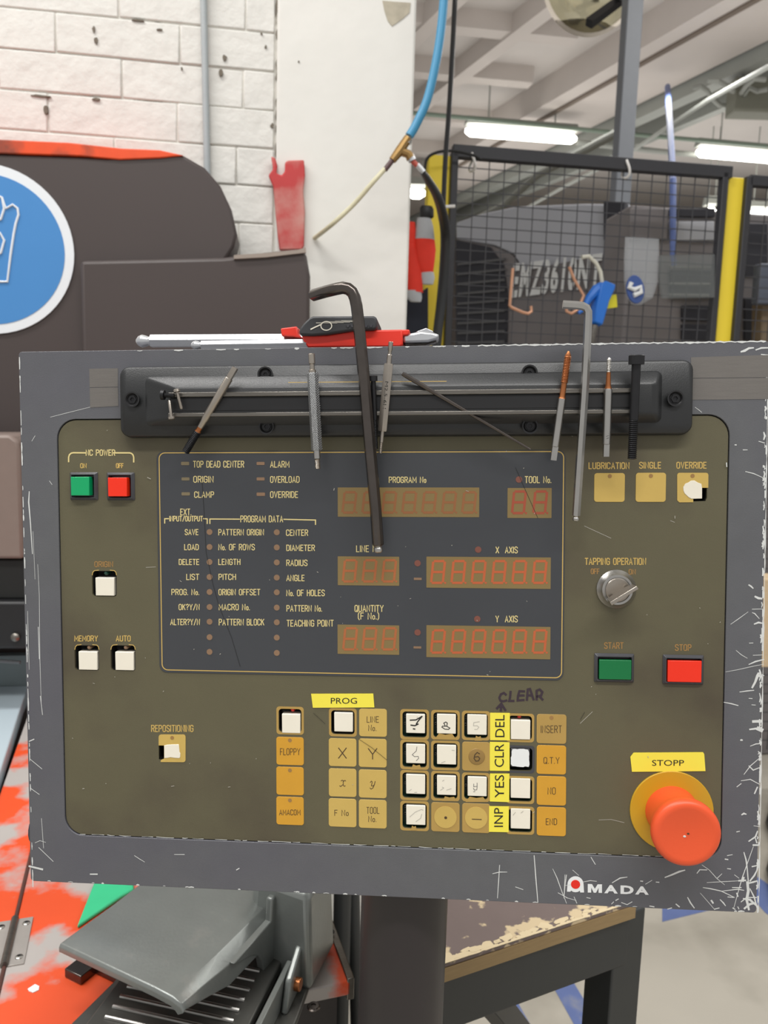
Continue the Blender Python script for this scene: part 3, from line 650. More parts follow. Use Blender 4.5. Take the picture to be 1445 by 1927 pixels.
for pts, w in (([(1275,290),(1320,230),(1390,170)],1.6),([(1310,230),(1340,260),(1390,240)],2.4),([(1320,90),(1360,75),(1395,72)],2),([(1255,335),(1320,325),(1385,360)],1.8),([(1225,378),(1255,355)],1.8),([(1350,425),(1370,380)],2.6),([(1255,45),(1262,47)],2.6),([(195,875),(225,925)],1.6),([(65,965),(108,1003)],1.1),([(345,1055),(400,1022),(450,1015)],2),([(135,1050),(190,1040),(235,1045)],1.3),([(10,1075),(80,1065),(120,1050)],1.2),([(22,1000),(10,1080),(5,1150)],1.8),([(165,1160),(190,1165)],1.4),([(340,1205),(355,1190)],1.8),([(370,1180),(388,1170)],2.2),([(410,1195),(450,1210),(485,1190)],1.8),([(545,1043),(560,1045)],2.4),([(655,1050),(675,1052)],2.4),([(580,1065),(625,1038)],1.2),([(610,1220),(640,1225)],2.4),([(75,1155),(95,1200)],1.4),([(20,1160),(90,1180)],1.1)): scr(zs(zsq, pts), w)
for pts, w in (([(940,1628),(938,1660),(936,1690)],1.6),([(927,1644),(940,1641),(954,1641)],1.5),([(1005,1610),(1008,1650),(1012,1698)],2),([(970,1669),(984,1674)],1.5),([(1040,1635),(1048,1652),(1058,1680),(1066,1700)],1.4),([(1063,1646),(1061,1690)],1.2),([(1050,1680),(1068,1690)],1.6),
        ([(55,925),(54,945),(57,980),(61,1042)],2.4),([(55,1630),(80,1636)],4.5),([(73,1595),(100,1621)],1.6),([(78,1540),(82,1596)],1),([(66,1586),(75,1582),(86,1585)],1.2),([(66,820),(60,830)],1),([(71,1062),(74,1120),(75,1240),(78,1330)],1),([(62,1000),(66,1090)],.9),([(72,1180),(74,1240)],1.6),([(76,1310),(80,1345)],1.6),([(56,1428),(79,1447)],1.4),([(57,1483),(74,1495)],1.4),([(55,1395),(64,1391)],2.4),([(253,1610),(262,1616),(272,1622)],1.4),([(328,1608),(347,1608)],1.4),([(170,1645),(183,1645)],3.6),([(445,1637),(450,1634)],2.6),([(52,1150),(53,1200),(55,1260)],1),([(95,785),(130,776),(170,766)],1),([(93,905),(98,912)],1)): scr(pts, w)
for i in range(230):                                # chipped edges
    e = r3.random(); 
    if e < .42:
        t = r3.random(); x = 1446 - 19*t; y = 652 + 1066*t; d_ = (r3.random()**2)*5; L_ = 3 + r3.random()*14; scr([(x-1.5-d_, y), (x-1.2-d_*.6, y+L_*.5), (x-1.6-d_, y+L_)], 1.4+2.2*r3.random())
    elif e < .62:
        t = r3.random(); x = 35 + 25.5*t; y = 662 + 996*t; L_ = 3 + r3.random()*16; scr([(x+1.2, y), (x+1.6, y+L_*.5), (x+1.4+.02*L_, y+L_)], 1.2+1.6*r3.random())
    elif e < .85:
        t = r3.random()**.6; x = 37 + 1405*t; y = 663.3 - .0149*(x-35); L_ = 3 + r3.random()*14; scr([(x, y), (min(1445, x+L_*.5), y+.6), (min(1445, x+L_), y-.1)], 1.2+2.6*r3.random())
    else:
        t = r3.random(); x = 62 + 1360*t; y = 1656.6 + .0439*(x-61); L_ = 3 + r3.random()*8; scr([(x, y), (x+L_*.5, y-.5), (x+L_, y+.3)], 1+1.8*r3.random())
sm.ribbon([P(x, 663.2 - .0149*(x-35) + .9*math.sin(x*.31), 0).to_2d() for x in range(900, 1446, 7)], [(.9+1.3*abs(math.sin(x*.17)*math.sin(x*.043)))*.00045 for x in range(900, 1446, 7)], .0001)
sm.ribbon([P(1446.3-19*t/60 , 652+1064*t/60, 0).to_2d() for t in range(61)], [(.5+2.2*abs(math.sin(t*1.3)*math.sin(t*.37)))*.00034 for t in range(61)], .0001)
r6 = random.Random(21); x = 150  # broken pale strips on the fascia's lower edge: wear plus painted highlight
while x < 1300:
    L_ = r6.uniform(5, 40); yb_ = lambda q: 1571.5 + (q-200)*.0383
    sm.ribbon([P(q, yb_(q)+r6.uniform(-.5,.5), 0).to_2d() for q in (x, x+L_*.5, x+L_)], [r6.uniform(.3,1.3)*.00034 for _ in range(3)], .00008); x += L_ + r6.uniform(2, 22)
tag(sm.build('scratches_and_highlight', m_chip_highlight, con, PF, smooth='flat'), kind='stuff')
fsm = MB(); r4 = random.Random(3)
for i in range(60):
    x = 120 + 1240*r4.random(); y = 800 + 790*r4.random(); a = r4.random()*6.3; L_ = 1 + 3*r4.random()**3*2
    fsm.ribbon([P(x, y, 0).to_2d(), P(x+L_*math.cos(a), y+L_*math.sin(a), 0).to_2d()], .0002+.0002*r4.random(), W0+.0004)
for pl in ([(1115,1340),(1092,1362)],[(1127,1544),(1150,1543),(1175,1549)],[(274,1068),(292,1067)],[(1262,980),(1270,983)],[(1100,990),(1150,1013)]): fsm.ribbon([P(x, y, 0).to_2d() for x, y in pl], .00025, FA+.0001)
tag(fsm.build('dust_specks', m_faint, con, PF, smooth='flat'), kind='stuff')
# support column under the console
pc = PO - cw*0.045; base_ = Vector((G(757, 1800, 1.0).x + .0, pc.y, 0))
pp = ray(757, 1810); k_ = (pc.y)/pp.y; px_ = pp.x*k_
mb = MB(); mb.cyl((px_, pc.y, 0.012), (px_, pc.y, 1.052), .0305, 32); mb.build('support_column', mat('column_paint', (38,33,35), .42, var=.25, scale=9), con)
mb = MB(); mb.cyl((px_, pc.y, 0), (px_, pc.y, .012), .09, 32); mb.build('base_plate', m_bezel, con, bevel=.001)

# ================================================================== MAGNETIC RAIL
rq = P(224, 750, .006); rx0, rx1 = P(223.5, 750, .006).x, P(1306, 750, .006).x
ry1, ry0 = P(760, 682, .006).y, P(760, 821, .006).y
rail = thing('tool_rail', 'long black plastic magnetic tool rail screwed across the top of the console', 'tool holder', at(((rx0+rx1)/2, ry0, 0), PF))
def grow(x0, y0, x1, y1, r, w): return [(x, y, w) for x, y in rr(x0, y0, x1, y1, r, 5)]
scr_px = [(250,752),(500,705),(502,803),(996,702),(997,802),(1270,750)]
screw = [P(x, y, .0062) for x, y in scr_px]
def circ(c, r, n=20): return [(c[0]+r*math.cos(2*PI*i/n), c[1]+r*math.sin(2*PI*i/n)) for i in range(n)]
mb = MB(); mb.loft([grow(rx0, ry0, rx1, ry1, .0065, .0003), grow(rx0+.0006, ry0+.0006, rx1-.0006, ry1-.0006, .006, .005), grow(rx0+.0016, ry0+.0016, rx1-.0016, ry1-.0016, .0055, .0062)])
mb.build('rail_base', m_rail, rail, PF, angle=50)
mx0, mx1 = P(330, 750, .014).x, P(1228, 750, .014).x; my1, my0 = P(760, 727, .014).y, P(760, 781, .014).y
bx0, bx1 = P(272, 750, .0062).x, P(1246, 750, .0062).x; by1, by0 = P(760, 692, .0062).y, P(760, 812, .0062).y
mb = MB(); mb.loft([grow(bx0, by0+.004, bx1, by1-.0035, .004, .0058), grow(bx0+.004, by0+.006, bx1-.002, by1-.005, .003, .0085), grow(mx0-.003, my0-.0012, mx1+.003, my1+.0012, .002, .0118), grow(mx0, my0, mx1, my1, .0015, .0128)])
mb.build('raised_spine', m_rail, rail, PF, angle=50)
for c in screw:
    s_ = MB().lathe((c.x, c.y, .0058), (c.x, c.y, 1), [(0,.0001),(.0004,.0046),(.0022,.0049),(.0022,.0040),(.0007,.0030),(.0006,.0001)], 24).build('screw', m_black, rail, PF)
    MB().lathe((c.x, c.y, .0063), (c.x, c.y, 1), [(0,.0028),(.0009,.0026),(.0009,.0014),(.0002,.0013),(.0002,.0001)], 6).build('screw_head', m_blkbolt, s_, PF)
for yy, hh in ((738.5, .00135), (777.5, .00115)):
    c = P(760, yy, .0145).y
    mb = MB(); mb.box(P(316, yy, .0145).x, P(1187, yy, .0145).x, c-hh, c+hh, .0125, .0143); mb.build('magnet_strip', m_dsteel, rail, PF, bevel=.0003)
c1, c2_ = P(760, 745, .013).y, P(760, 770, .013).y
MB().box(P(318, 757, .013).x, P(1190, 757, .013).x, c2_, c1, .0120, .0131).build('rubber_infill', m_black, rail, PF, bevel=.0002)
MB().ribbon([P(550, 724, 0).to_2d(), P(840, 722, 0).to_2d()], .0004, .0120).build('paint_line', m_gold, rail, PF, smooth='flat')

# ================================================================== TOOLS ON THE RAIL
def tfn(name, label, cat, a, b, group=None):       # tool lying from point a to point b of the console frame
    mid = (a + b)/2; t = thing(name, label, cat, at(b, PF), group); L = (b-a).length; d = (b-a).normalized()
    return t, L, (lambda f: a + d*f), d
def thread(r, L, pitch=.0008, depth=.0004, t0=0.0):
    out = []; n = max(3, int(L/pitch))
    for i in range(n): out += [(t0+L*i/n, r-depth), (t0+L*(i+.5)/n, r)]
    return out + [(t0+L, r-depth)]
def square_end(mb, a, d, L, r):                    # squared drive end as a four sided bar
    return mb.lathe(a, a+d, [(0, r*.92), (.0004, r), (L, r)], 4, rot=PI/4)
# 1 long black hex key
hw1 = .0188
pts = [P(588, 556, .004), P(612, 549, .012), P(634, 543.5, hw1)]
c0 = [(634,543.5),(645,541.5),(655,543.5),(663,550),(668,561),(671,576)]
pts += [P(x, y, hw1) for x, y in c0[1:]] + [P(x, y, w_) for x, y, w_ in ((675,610,.0189),(686,722,.0190),(697,850,.0172),(707,960,.0140),(711.3,1026,.0122))]
t = thing('hex_key', 'large blackened hex key with long bent arm hanging over the line number display', 'hex key', at(pts[-1], PF))
MB().tube(pts, .0039, 6, rot=.15).build('bar', m_bsteel, t, PF, bevel=.0008, angle=40)
e = pts[-1]; d = (pts[-1]-pts[-2]).normalized()
MB().lathe(e, e+d, [(0,.0029),(.001,.0021),(.0016,.0026),(.003,.0029),(.004,.0026),(.0047,.0014)], 14).build('ball_end', m_steel, t, PF)
# 2 silver hex key
hw2 = .0182
pts = [P(x, y, w_) for x, y, w_ in ((1059,573,.019),(1085,574.5,.019),(1096,576,.019),(1103,579.5,.019),(1106.5,587,.019),(1106.5,600,.019),(1101,720,.0184),(1092,850,.0162),(1084,970,.0120))]
t = thing('hex_key', 'bright silver hex key with short bent top between two taps on the right', 'hex key', at(pts[-1], PF))
MB().tube(pts, .0024, 6, rot=.3).build('bar', m_steel, t, PF, angle=25)
e = pts[-1]; d = (pts[-1]-pts[-2]).normalized()
MB().lathe(e, e+d, [(0,.0018),(.0008,.0014),(.0013,.0019),(.0022,.0021),(.0031,.0018),(.0036,.0009)], 14).build('ball_end', m_steel, t, PF)
WT = .0143
# 3 slanting tap
a, b = P(443, 692, WT+.0035), P(349, 851, .009)
t, L, q, d = tfn('thread_tap', 'hand tap with black thread lying slantwise at the left of the rail', 'tap', a, b)
square_end(MB(), a, d, .0075, .0022).build('square_drive', m_tapst, t, PF)
MB().lathe(a, b, [(.0075,.0021),(.008,.0024),(L*.60,.0024),(L*.62,.0021),(L*.70,.0017)], 16).build('shank', m_tapst, t, PF)
MB().lathe(a, b, [(L*.70,.0017),(L*.73,.0016),(L*.75,.0021)], 16).build('neck', m_copper, t, PF)
MB().lathe(a, b, thread(.0025, L*.25, .0009, .0005, L*.75), 14).build('thread', m_blkbolt, t, PF)
# 4 knurled plug gauge
a, b = P(586, 665, WT+.0038), P(598, 882, WT-.001)
t, L, q, d = tfn('thread_gauge', 'knurled grey thread plug gauge hanging upright over the alarm lamps', 'gauge', a, b)
mk = bpy.data.materials.get('knurled_steel')
mkn = mat('knurled_steel', (158,160,162), .38, .85, var=.1, scale=60)
nt = mkn.node_tree; tcn = nt.nodes.new('ShaderNodeTexCoord'); hs = []
for an in (35, -35):
    mpn = nt.nodes.new('ShaderNodeMapping'); mpn.inputs['Rotation'].default_value = (0, 0, math.radians(an)); wv = nt.nodes.new('ShaderNodeTexWave'); wv.inputs['Scale'].default_value = 380
    nt.links.new(tcn.outputs['Object'], mpn.inputs[0]); nt.links.new(mpn.outputs[0], wv.inputs[0]); hs.append(wv)
mm_ = nt.nodes.new('ShaderNodeMath'); mm_.operation = 'MULTIPLY'; nt.links.new(hs[0].outputs[1], mm_.inputs[0]); nt.links.new(hs[1].outputs[1], mm_.inputs[1])
bpn = nt.nodes.new('ShaderNodeBump'); bpn.inputs['Strength'].default_value = .7; bpn.inputs['Distance'].default_value = .0006
nt.links.new(mm_.outputs[0], bpn.inputs['Height']); nt.links.new(bpn.outputs[0], nt.nodes['Principled BSDF'].inputs['Normal'])
MB().lathe(a, b, [(L*.165,.0008),(L*.165,.0030),(L*.175,.0034),(L*.83,.0034),(L*.84,.0031),(L*.84,.0008)], 6).build('knurled_handle', mkn, t, PF, angle=25)
MB().lathe(a, b, [(0,.0013),(.0006,.0020),(.006,.0020),(.0065,.0015),(.0095,.0015),(.010,.0022),(L*.165,.0022)], 16).build('go_member', m_tapst, t, PF)
MB().lathe(a, b, [(L*.84,.0021),(L*.91,.0021)], 16).build('collar', m_steel, t, PF)
MB().lathe(a, b, thread(.0018, L*.09, .0008, .00035, L*.91), 14).build('threaded_end', m_tapst, t, PF)
# 5 small black bolt behind the large key
a, b = P(702, 707, WT+.0028), P(707, 845, WT-.002)
t, L, q, d = tfn('cap_screw', 'thin black cap screw half hidden behind the large hex key', 'bolt', a, b)
MB().lathe(a, b, [(0,.0023),(.0002,.0026),(.0032,.0026),(.0032,.0012)], 16).build('head', m_blkbolt, t, PF)
MB().lathe(a, b, [(.0032,.0015),(L*.6,.0015)], 12).build('shank', m_blkbolt, t, PF)
MB().lathe(a, b, thread(.0016, L*.4, .0009, .0004, L*.6), 12).build('thread', m_blkbolt, t, PF)
# 6 flat plug gauge with stamped lettering
a, b = P(735.5, 643, WT+.0032), P(715.5, 853, WT-.001)
t, L, q, d = tfn('thread_gauge', 'small hexagonal plug gauge with engraved size right of the large hex key', 'gauge', a, b)
MB().lathe(a, b, [(L*.195,.0008),(L*.195,.0027),(L*.21,.0030),(L*.785,.0030),(L*.80,.0027),(L*.80,.0008)], 6, rot=PI/6).build('handle', m_tapst, t, PF, angle=25)
MB().lathe(a, b, [(0,.0010),(.0004,.0014),(.005,.0014),(.0055,.0011),(.0075,.0011),(.008,.0015),(L*.195,.0016)], 14).build('go_member', m_tapst, t, PF)
MB().lathe(a, b, [(L*.80,.0013),(L*.90,.0012)] + thread(.0012, L*.10, .0007, .0003, L*.90), 12).build('threaded_end', m_tapst, t, PF)
g0, g1 = q(L*.60) + Vector((0,0,.0028)), q(L*.36) + Vector((0,0,.0038)); sd = Vector((-(g1-g0).y, (g1-g0).x, 0)).normalized()*.0011
mb = MB(); font_text(mb, 'M2,5-6H', g1+sd, g0+sd, g1-sd, g0-sd); mb.build('engraving', m_ink, t, PF, smooth='flat')
# 7 thin rod
a, b = P(757, 703, WT+.0012), P(998, 846, WT-.004)
t = tag(MB().lathe(a, b, [(0,.0012),(.003,.0014),((b-a).length*.5,.00105),((b-a).length,.00065)], 10).build('drill_rod', m_bsteel, None, PF), 'thin dark tapering rod slanting down from the middle of the rail', 'rod')
# 8 coppery spiral tap
a, b = P(1070, 661, WT+.0028), P(1041, 866, WT-.003)
t, L, q, d = tfn('thread_tap', 'hand tap with pointed coppery thread at top left of the silver hex key', 'tap', a, b)
MB().lathe(a, b, [(0,.0006),(.0025,.0018)] + thread(.0022, L*.24, .0009, .0004, .003), 14).build('thread', m_copper, t, PF)
MB().lathe(a, b, [(L*.255,.0016),(L*.41,.0017),(L*.43,.0023)], 14).build('neck', m_copper, t, PF)
MB().lathe(a, b, [(L*.43,.0024),(L*.87,.0024),(L*.875,.0019)], 16).build('shank', m_steel, t, PF)
square_end(MB(), q(L*.87), d, L*.13, .0024).build('square_drive', m_steel, t, PF)
# 9 second tap
a, b = P(1146, 673, WT+.0028), P(1140, 859, WT-.003)
t, L, q, d = tfn('thread_tap', 'slim hand tap with brown fluted tip between silver hex key and socket head screw', 'tap', a, b)
MB().lathe(a, b, [(0,.0006),(.001,.0012)] + thread(.0014, L*.13, .0008, .0003, .001) , 12).build('thread', m_steel, t, PF)
MB().lathe(a, b, [(L*.14,.0012),(L*.28,.0016),(L*.31,.0022)], 12).build('neck', m_copper, t, PF)
MB().lathe(a, b, [(L*.31,.0022),(L*.33,.0026),(L*.87,.0025),(L*.875,.0020)], 16).build('shank', m_steel, t, PF)
square_end(MB(), q(L*.87), d, L*.13, .0023).build('square_drive', m_steel, t, PF)
g0, g1 = q(L*.82) + Vector((0,0,.0026)), q(L*.50) + Vector((0,0,.0026)); sd = Vector((-(g1-g0).y, (g1-g0).x, 0)).normalized()*.0008
mb = MB()
for i in range(14): mb.ribbon([(g0.lerp(g1, i/14)+sd*(1 if i % 2 else .6)).to_2d(), (g0.lerp(g1, (i+.4)/14)-sd).to_2d()], .00022, g0.z + .0001)
mb.build('engraving', m_ink, t, PF, smooth='flat')
# 10 socket head screw
a, b = P(1198, 668, WT+.0046), P(1189, 864, WT-.001)
t, L, q, d = tfn('cap_screw', 'long black socket head cap screw at the right end of the rail', 'bolt', a, b)
MB().lathe(a, b, [(0,.0020),(-.0,.0020),(0,.0041),(.0004,.0045),(.0054,.0045),(.0054,.0020)], 24).build('head', m_blkbolt, t, PF)
MB().lathe(a, b, [(.0054,.0026),(L*.62,.0026)], 18).build('shank', m_blkbolt, t, PF)
MB().lathe(a, b, thread(.0028, L*.38, .0011, .0006, L*.62), 16).build('thread', m_blkbolt, t, PF)
# small screws caught on the left end
zp = zr(290, 670, 14.82)
a, b = P(*zp(290,1090), WT+.003), P(*zp(560,1110), WT+.003)
t, L, q, d = tfn('machine_screw', 'tiny black machine screw with ribbed head at the left end of the rail', 'screw', a, b, None)
MB().lathe(a, b, [(-.0022,.0020),(-.002,.0030),(0,.0030),(0,.0012)], 16).build('head', m_blkbolt, t, PF)
MB().lathe(a, b, thread(.0015, L, .0007, .0003), 12).build('thread', m_blkbolt, t, PF)
for lab, hx, ex in (('tiny pale rivet pin with its head up beside the black machine screw', (625,960), (770,1480)), ('tiny pale rivet pin with its head down under the black machine screw', (490,1740), (420,1230))):
    a, b = P(*zp(*hx), WT+.0032), P(*zp(*ex), WT+.0032)
    t, L, q, d = tfn('rivet_pin', lab, 'rivet', a, b)
    MB().lathe(a, b, [(-.001,.0012),(-.0004,.0021),(.0010,.0022),(.0012,.0008)], 14).build('head', m_tapst, t, PF)
    MB().lathe(a, b, [(.001,.0009),(L*.95,.0010),(L,.0006)], 10).build('pin', m_tapst, t, PF)

# ================================================================== HEX KEY SET ON TOP
YT = CH
def K(x, y, w=-.016): return P(x, y, w)
zk = zr(520, 570, 4.379)
def KP(pts, w): return [tuple(K(*zk(*p), w).to_2d()) for p in pts]
m_hred = mat('red_holder', (222, 48, 30), .38, var=.05); m_hblk = mat('black_holder', (52, 53, 56), .5, var=.08, bump=.05, bscale=600); m_bright = mat('satin_chrome', (205, 207, 210), .28, .75, var=.05)
holder = thing('hex_key_holder', 'red hex key holder with black numbered cap lying on top of the console', 'tool holder', at((K(690, 650).x, YT, -.02), PF))
yb = YT + .0002
def fix(pts, w0, w1):                                # keep the underside on the console's top face
    mb = MB(); mb.prism([(x, max(y, yb)) for x, y in pts], w0, w1); return mb
fix(KP([(205,265),(420,262),(640,225),(1040,218),(1042,345),(1020,362),(260,368),(225,320)], -.006), -.034, -.006).build('red_body', m_hred, holder, PF, bevel=.0015)
fix(KP([(45,218),(178,202),(190,270),(230,300),(140,285),(52,280)], -.014), -.030, -.010).build('red_lever', m_hred, holder, PF, bevel=.0008)
fix(KP([(1000,215),(1095,213),(1097,232),(1084,262),(1040,262),(1036,300),(1000,300)], -.006), -.030, -.008).build('red_end_clip', m_hred, holder, PF, bevel=.0008)
cap_ = fix(KP([(186,255),(188,215),(225,165),(270,122),(300,108),(800,106),(828,118),(828,205),(800,220),(640,226),(420,258),(300,268),(200,264)], -.002), -.036, -.002).build('numbered_cap', m_hblk, holder, PF, bevel=.002)
for i, x in enumerate((590, 625, 740, 780)):
    mb = MB(); mb.prism(KP([(x-14,180),(x+14,180),(x+8,198),(x,204),(x-8,198)], -.0018), -.0022, -.0014); mb.build('key_socket', m_bezel, cap_, PF)
for i in range(5):
    mb = MB(); x = 330+i*52; mb.ribbon([K(*zk(x, 165-i*4), -.0018).to_2d(), K(*zk(x+170, 165-i*4), -.0018).to_2d()], .0006, -.0016); mb.build('raised_line', m_faint, cap_, PF, smooth='flat')
c = K(*zk(412, 190), -.0018)
MB().ribbon([(c.x+.0055*math.cos(a)/1.6, c.y+.0030*math.sin(a)/1.1) for a in [2*PI*i/16 for i in range(16)]], .0006, -.0015, closed=True).build('ring_mark', m_cap, cap_, PF, smooth='flat')
MB().ribbon([K(*zk(*p), -.0018).to_2d() for p in ((285,218),(310,205),(365,180))], .0008, -.0015).build('arrow_mark', m_cap, cap_, PF, smooth='flat')
def long_key(label, x0, y0, x1, y1, r, w, bend=None):
    a, b = K(x0, y0, w), K(x1, y1, w); a.y = max(a.y, yb+r*.9); b.y = max(b.y, yb+r*.9)
    t = thing('hex_key', label, 'hex key', at((a.x, a.y-r, w), PF)); d = (b-a).normalized()
    MB().lathe(a, a+d, [(0,r*.35),(r*.35,r*.75),(r*.9,r*.98),(r*1.5,r*.82),(r*1.9,r*.66),(r*2.4,r*.8)], 14).build('ball_end', m_bright, t, PF)
    pts = [a + d*r*2.3, b] + ([] if not bend else bend)
    MB().tube(pts, r, 6, rot=PI/6).build('bar', m_bright, t, PF, angle=25)
long_key('longest silver ball end hex key lying left of the red holder on the console', 257, 642, 640, 640, .0044, -.021)
long_key('smaller silver ball end hex key in front of the longest one on the console', 360, 650, 620, 646, .0030, -.009)
mb = fix(KP([(1042,262),(1190,232),(1290,240),(1345,262),(1330,298),(1250,322),(1045,330)], -.009), -.024, -.009)
tag(mb.build('hex_key', m_bright, None, PF, bevel=.0015), 'thick silver hex key bend sticking out right of the red holder', 'hex key')
mb = fix(KP([(1050,334),(1250,325),(1320,303),(1318,320),(1230,345),(1060,356)], -.012), -.020, -.012)
tag(mb.build('hex_key', m_bsteel, None, PF, bevel=.0008), 'dark hex key bend below the silver one at the right end of the red holder', 'hex key')
mb = fix(KP([(1150,240),(1235,208),(1292,235),(1290,245),(1180,245)], -.026), -.034, -.025)
tag(mb.build('hex_key', m_bright, None, PF, bevel=.0008), 'slender silver hex key bend rising behind the thick one beside the red holder', 'hex key')

# ================================================================== BUILDING SHELL
m_wall = mat('white_wall_paint', (216, 214, 208), .75, var=.05, scale=14, bump=.8, bdist=.006, bscale=24, col2=(160,152,138), mix=(.68,.80), mscale=9)
m_plast = mat('white_plaster', (222, 220, 214), .75, var=.05, scale=8, bump=.5, bdist=.004, bscale=14, col2=(168,160,146), mix=(.70,.80), mscale=6)
m_mort = mat('painted_mortar', (208, 205, 197), .85, var=.12, scale=30, bump=1.0, bscale=90, col2=(120,112,100), mix=(.58,.68), mscale=14)
m_conc = mat('grey_concrete_floor', (178, 172, 160), .6, var=.08, scale=5, bump=.15, bscale=60, col2=(150,144,132), mix=(.5,.7), mscale=3)
m_ceil = mat('painted_ceiling', (188, 182, 177), .85, var=.06, scale=3)
m_beam = mat('ceiling_beam_paint', (184, 176, 170), .8, var=.08, scale=3)
m_dbeam = mat('grey_tray_metal', (140, 142, 136), .6, var=.1, scale=6)
def struct(o): o['kind'] = 'structure'; return o
struct(MB().box(-6, 9, -2.5, 17, -.05, 0).build('floor', m_conc, None, BF))
TW = 1.84
sL = B(520, 200, TW).x; sR = B(773, 330, TW).x
wall = struct(MB().box(-2.2, sL+.02, TW+.0035, TW+.25, 0, 4.8).build('wall_left', m_mort, None, BF))
struct(MB().box(sL, sR, TW-.008, TW+.42, 0, 4.8).build('wall_pillar', m_plast, None, BF, bevel=.006))
zrow = [B(260, y, TW).z for y in (262, 183, 108, 37)]
ph = (zrow[3]-zrow[0])/3; z0 = zrow[0] - 4*ph
rb = random.Random(5); k = 0; BLN = .262
for r_ in range(11):
    za = z0 + r_*ph; s_ = -1.25 + (r_ % 2)*BLN*.5 + rb.uniform(-.02, .02)
    while s_ < sL - .03:
        e_ = min(s_ + BLN*rb.uniform(.94, 1.04), sL - .004)
        g_ = .0012; pr = rb.uniform(-.0015, .0015); dz = rb.uniform(-.0012, .0012)
        j = [rb.uniform(-.0013, .0013) for _ in range(8)]
        mb = MB().add([(s_+g_, TW+pr+j[0], za+g_+j[1]), (e_-g_, TW+pr+j[2], za+g_+j[3]), (e_-g_, TW+pr+j[4], za+ph-g_+j[5]), (s_+g_, TW+pr+j[6], za+ph-g_+j[7]),
                       (s_+g_, TW+.02, za+g_), (e_-g_, TW+.02, za+g_), (e_-g_, TW+.02, za+ph-g_), (s_+g_, TW+.02, za+ph-g_)], [(0,1,2,3),(7,6,5,4),(1,0,4,5),(2,1,5,6),(3,2,6,7),(0,3,7,4)])
        mb.build('brick', m_wall, wall, BF, bevel=.003, seg=2); s_ = e_
# little holes and chips in the paint
for x, y, w_, h_ in ((176,55,5,9),(181,76,6,13),(423,109,8,10),(416,137,8,10),(86,205,7,14),(300,55,10,3),(76,180,30,3),(180,186,14,4),(500,88,4,5),(492,63,4,3),(342,128,3,4),(562,118,3,3),(512,237,6,9),(260,38,24,2)):
    p = B(x, y, TW-.0035); k_ = TW/F
    mb = MB(); n = 9; mb.prism([(p.x + w_*k_*.6*math.cos(2*PI*i/n)*rb.uniform(.5,1.1), p.z + h_*k_*.6*math.sin(2*PI*i/n)*rb.uniform(.5,1.1)) for i in range(n)], TW-.0035 if x<515 else TW-.010, TW+.004, 'y')
    mb.build('paint_chip', mat('chip_dark', (112,104,92), .9, var=.3, scale=90), wall, BF)  # plain darker grey-brown for the chips and the wall crack
p = [B(x, y, TW-.012) for x, y in ((720,0),(742,2),(773,4),(771,22),(758,34),(738,48),(730,38),(724,20))]
MB().prism([(q.x, q.z) for q in p], TW-.0095, TW-.006, 'y').build('paint_chip', mat('bare_plaster', (176,168,150), .9, var=.25, scale=60), wall, BF)
mb = MB(); pts = []
for i in range(24):
    y = -20 + i*14; q = B(522+rb.uniform(-2.5,2.5), y, TW-.0005); pts.append(q)
mb.tube(pts, [.0018+.0025*rb.random() for _ in pts], 5); mb.build('wall_crack', mat('chip_dark'  , (112,104,92)), wall, BF)
tag(MB().tube([B(378, -160, TW-.012), B(383, 0, TW-.012), B(386, 140, TW-.012), B(390, 330, TW-.012)], .0075, 12).build('conduit_pipe', mat('grey_conduit', (164,170,172), .5), None, BF),
    'thin pale grey vertical conduit pipe on the white brick wall', 'pipe')

# ceiling, beams, far wall
ZC = 4.9
ceil = struct(MB().box(-6, 9, 1.2, 17, ZC, ZC+.1).build('ceiling', m_ceil, None, BF))
struct(MB().box(-6, 9, 16.9, 17.1, 0, ZC).build('wall_back', mat('far_wall_paint', (128,120,116), .85, var=.15, scale=1.2), None, BF))
struct(MB().box(8.9, 9.1, 1.2, 17, 0, ZC).build('wall_right', mat('far_wall_paint', (128,120,116)), None, BF))
def beam(pa, pb, wd, zb, zt, name, mt_, off=0.0):   # beam between two ceiling points given on height zb
    a, b = Vector(pa), Vector(pb); d = (b-a); d.z = 0; d.normalize(); n = Vector((-d.y, d.x, 0)); a -= d*3; b += d*6
    a += n*off; b += n*off
    q = [a+n*wd/2, a-n*wd/2, b-n*wd/2, b+n*wd/2]
    mb = MB(); mb.hexa([(v.x, v.y, zb) for v in q], [(v.x, v.y, zt) for v in q]); return mb.build(name, mt_, ceil)
def gz(x, y, z): return G(x, y, z)
dir_ = (gz(1025,224,4.7) - gz(1428,0,4.7)).normalized()
def lbeam(x, y, wd, zb, name, mt_):                 # long beam through pixel point at its underside, parallel to the others
    p = gz(x, y, zb); return beam(p - dir_*2, p + dir_*4, wd, zb, ZC, name, mt_)
lbeam(1200, 150, .85, 4.62, 'concrete_beam', m_beam)
lbeam(1245, 210, .16, 4.50, 'cable_tray', m_dbeam)
lbeam(985, 60, .14, 4.72, 'concrete_rib', m_beam)
lbeam(1400, 190, .10, 4.5, 'cable_tray', m_dbeam)
lbeam(800, 60, .14, 4.72, 'concrete_rib', m_beam)
n2 = Vector((math.cos(TH), math.sin(TH), 0))
for x, y, wd in ((880, 60, .16), (820, 145, .16), (800, 230, .16), (900, 300, .2)):
    p = gz(x, y, 4.74); mb = MB(); a = p - n2*3; b = p + n2*1.0; t_ = Vector((-n2.y, n2.x, 0))*wd/2
    mb.hexa([(v.x, v.y, 4.74) for v in (a+t_, a-t_, b-t_, b+t_)], [(v.x, v.y, ZC) for v in (a+t_, a-t_, b-t_, b+t_)]); mb.build('cross_rib', m_beam, ceil)
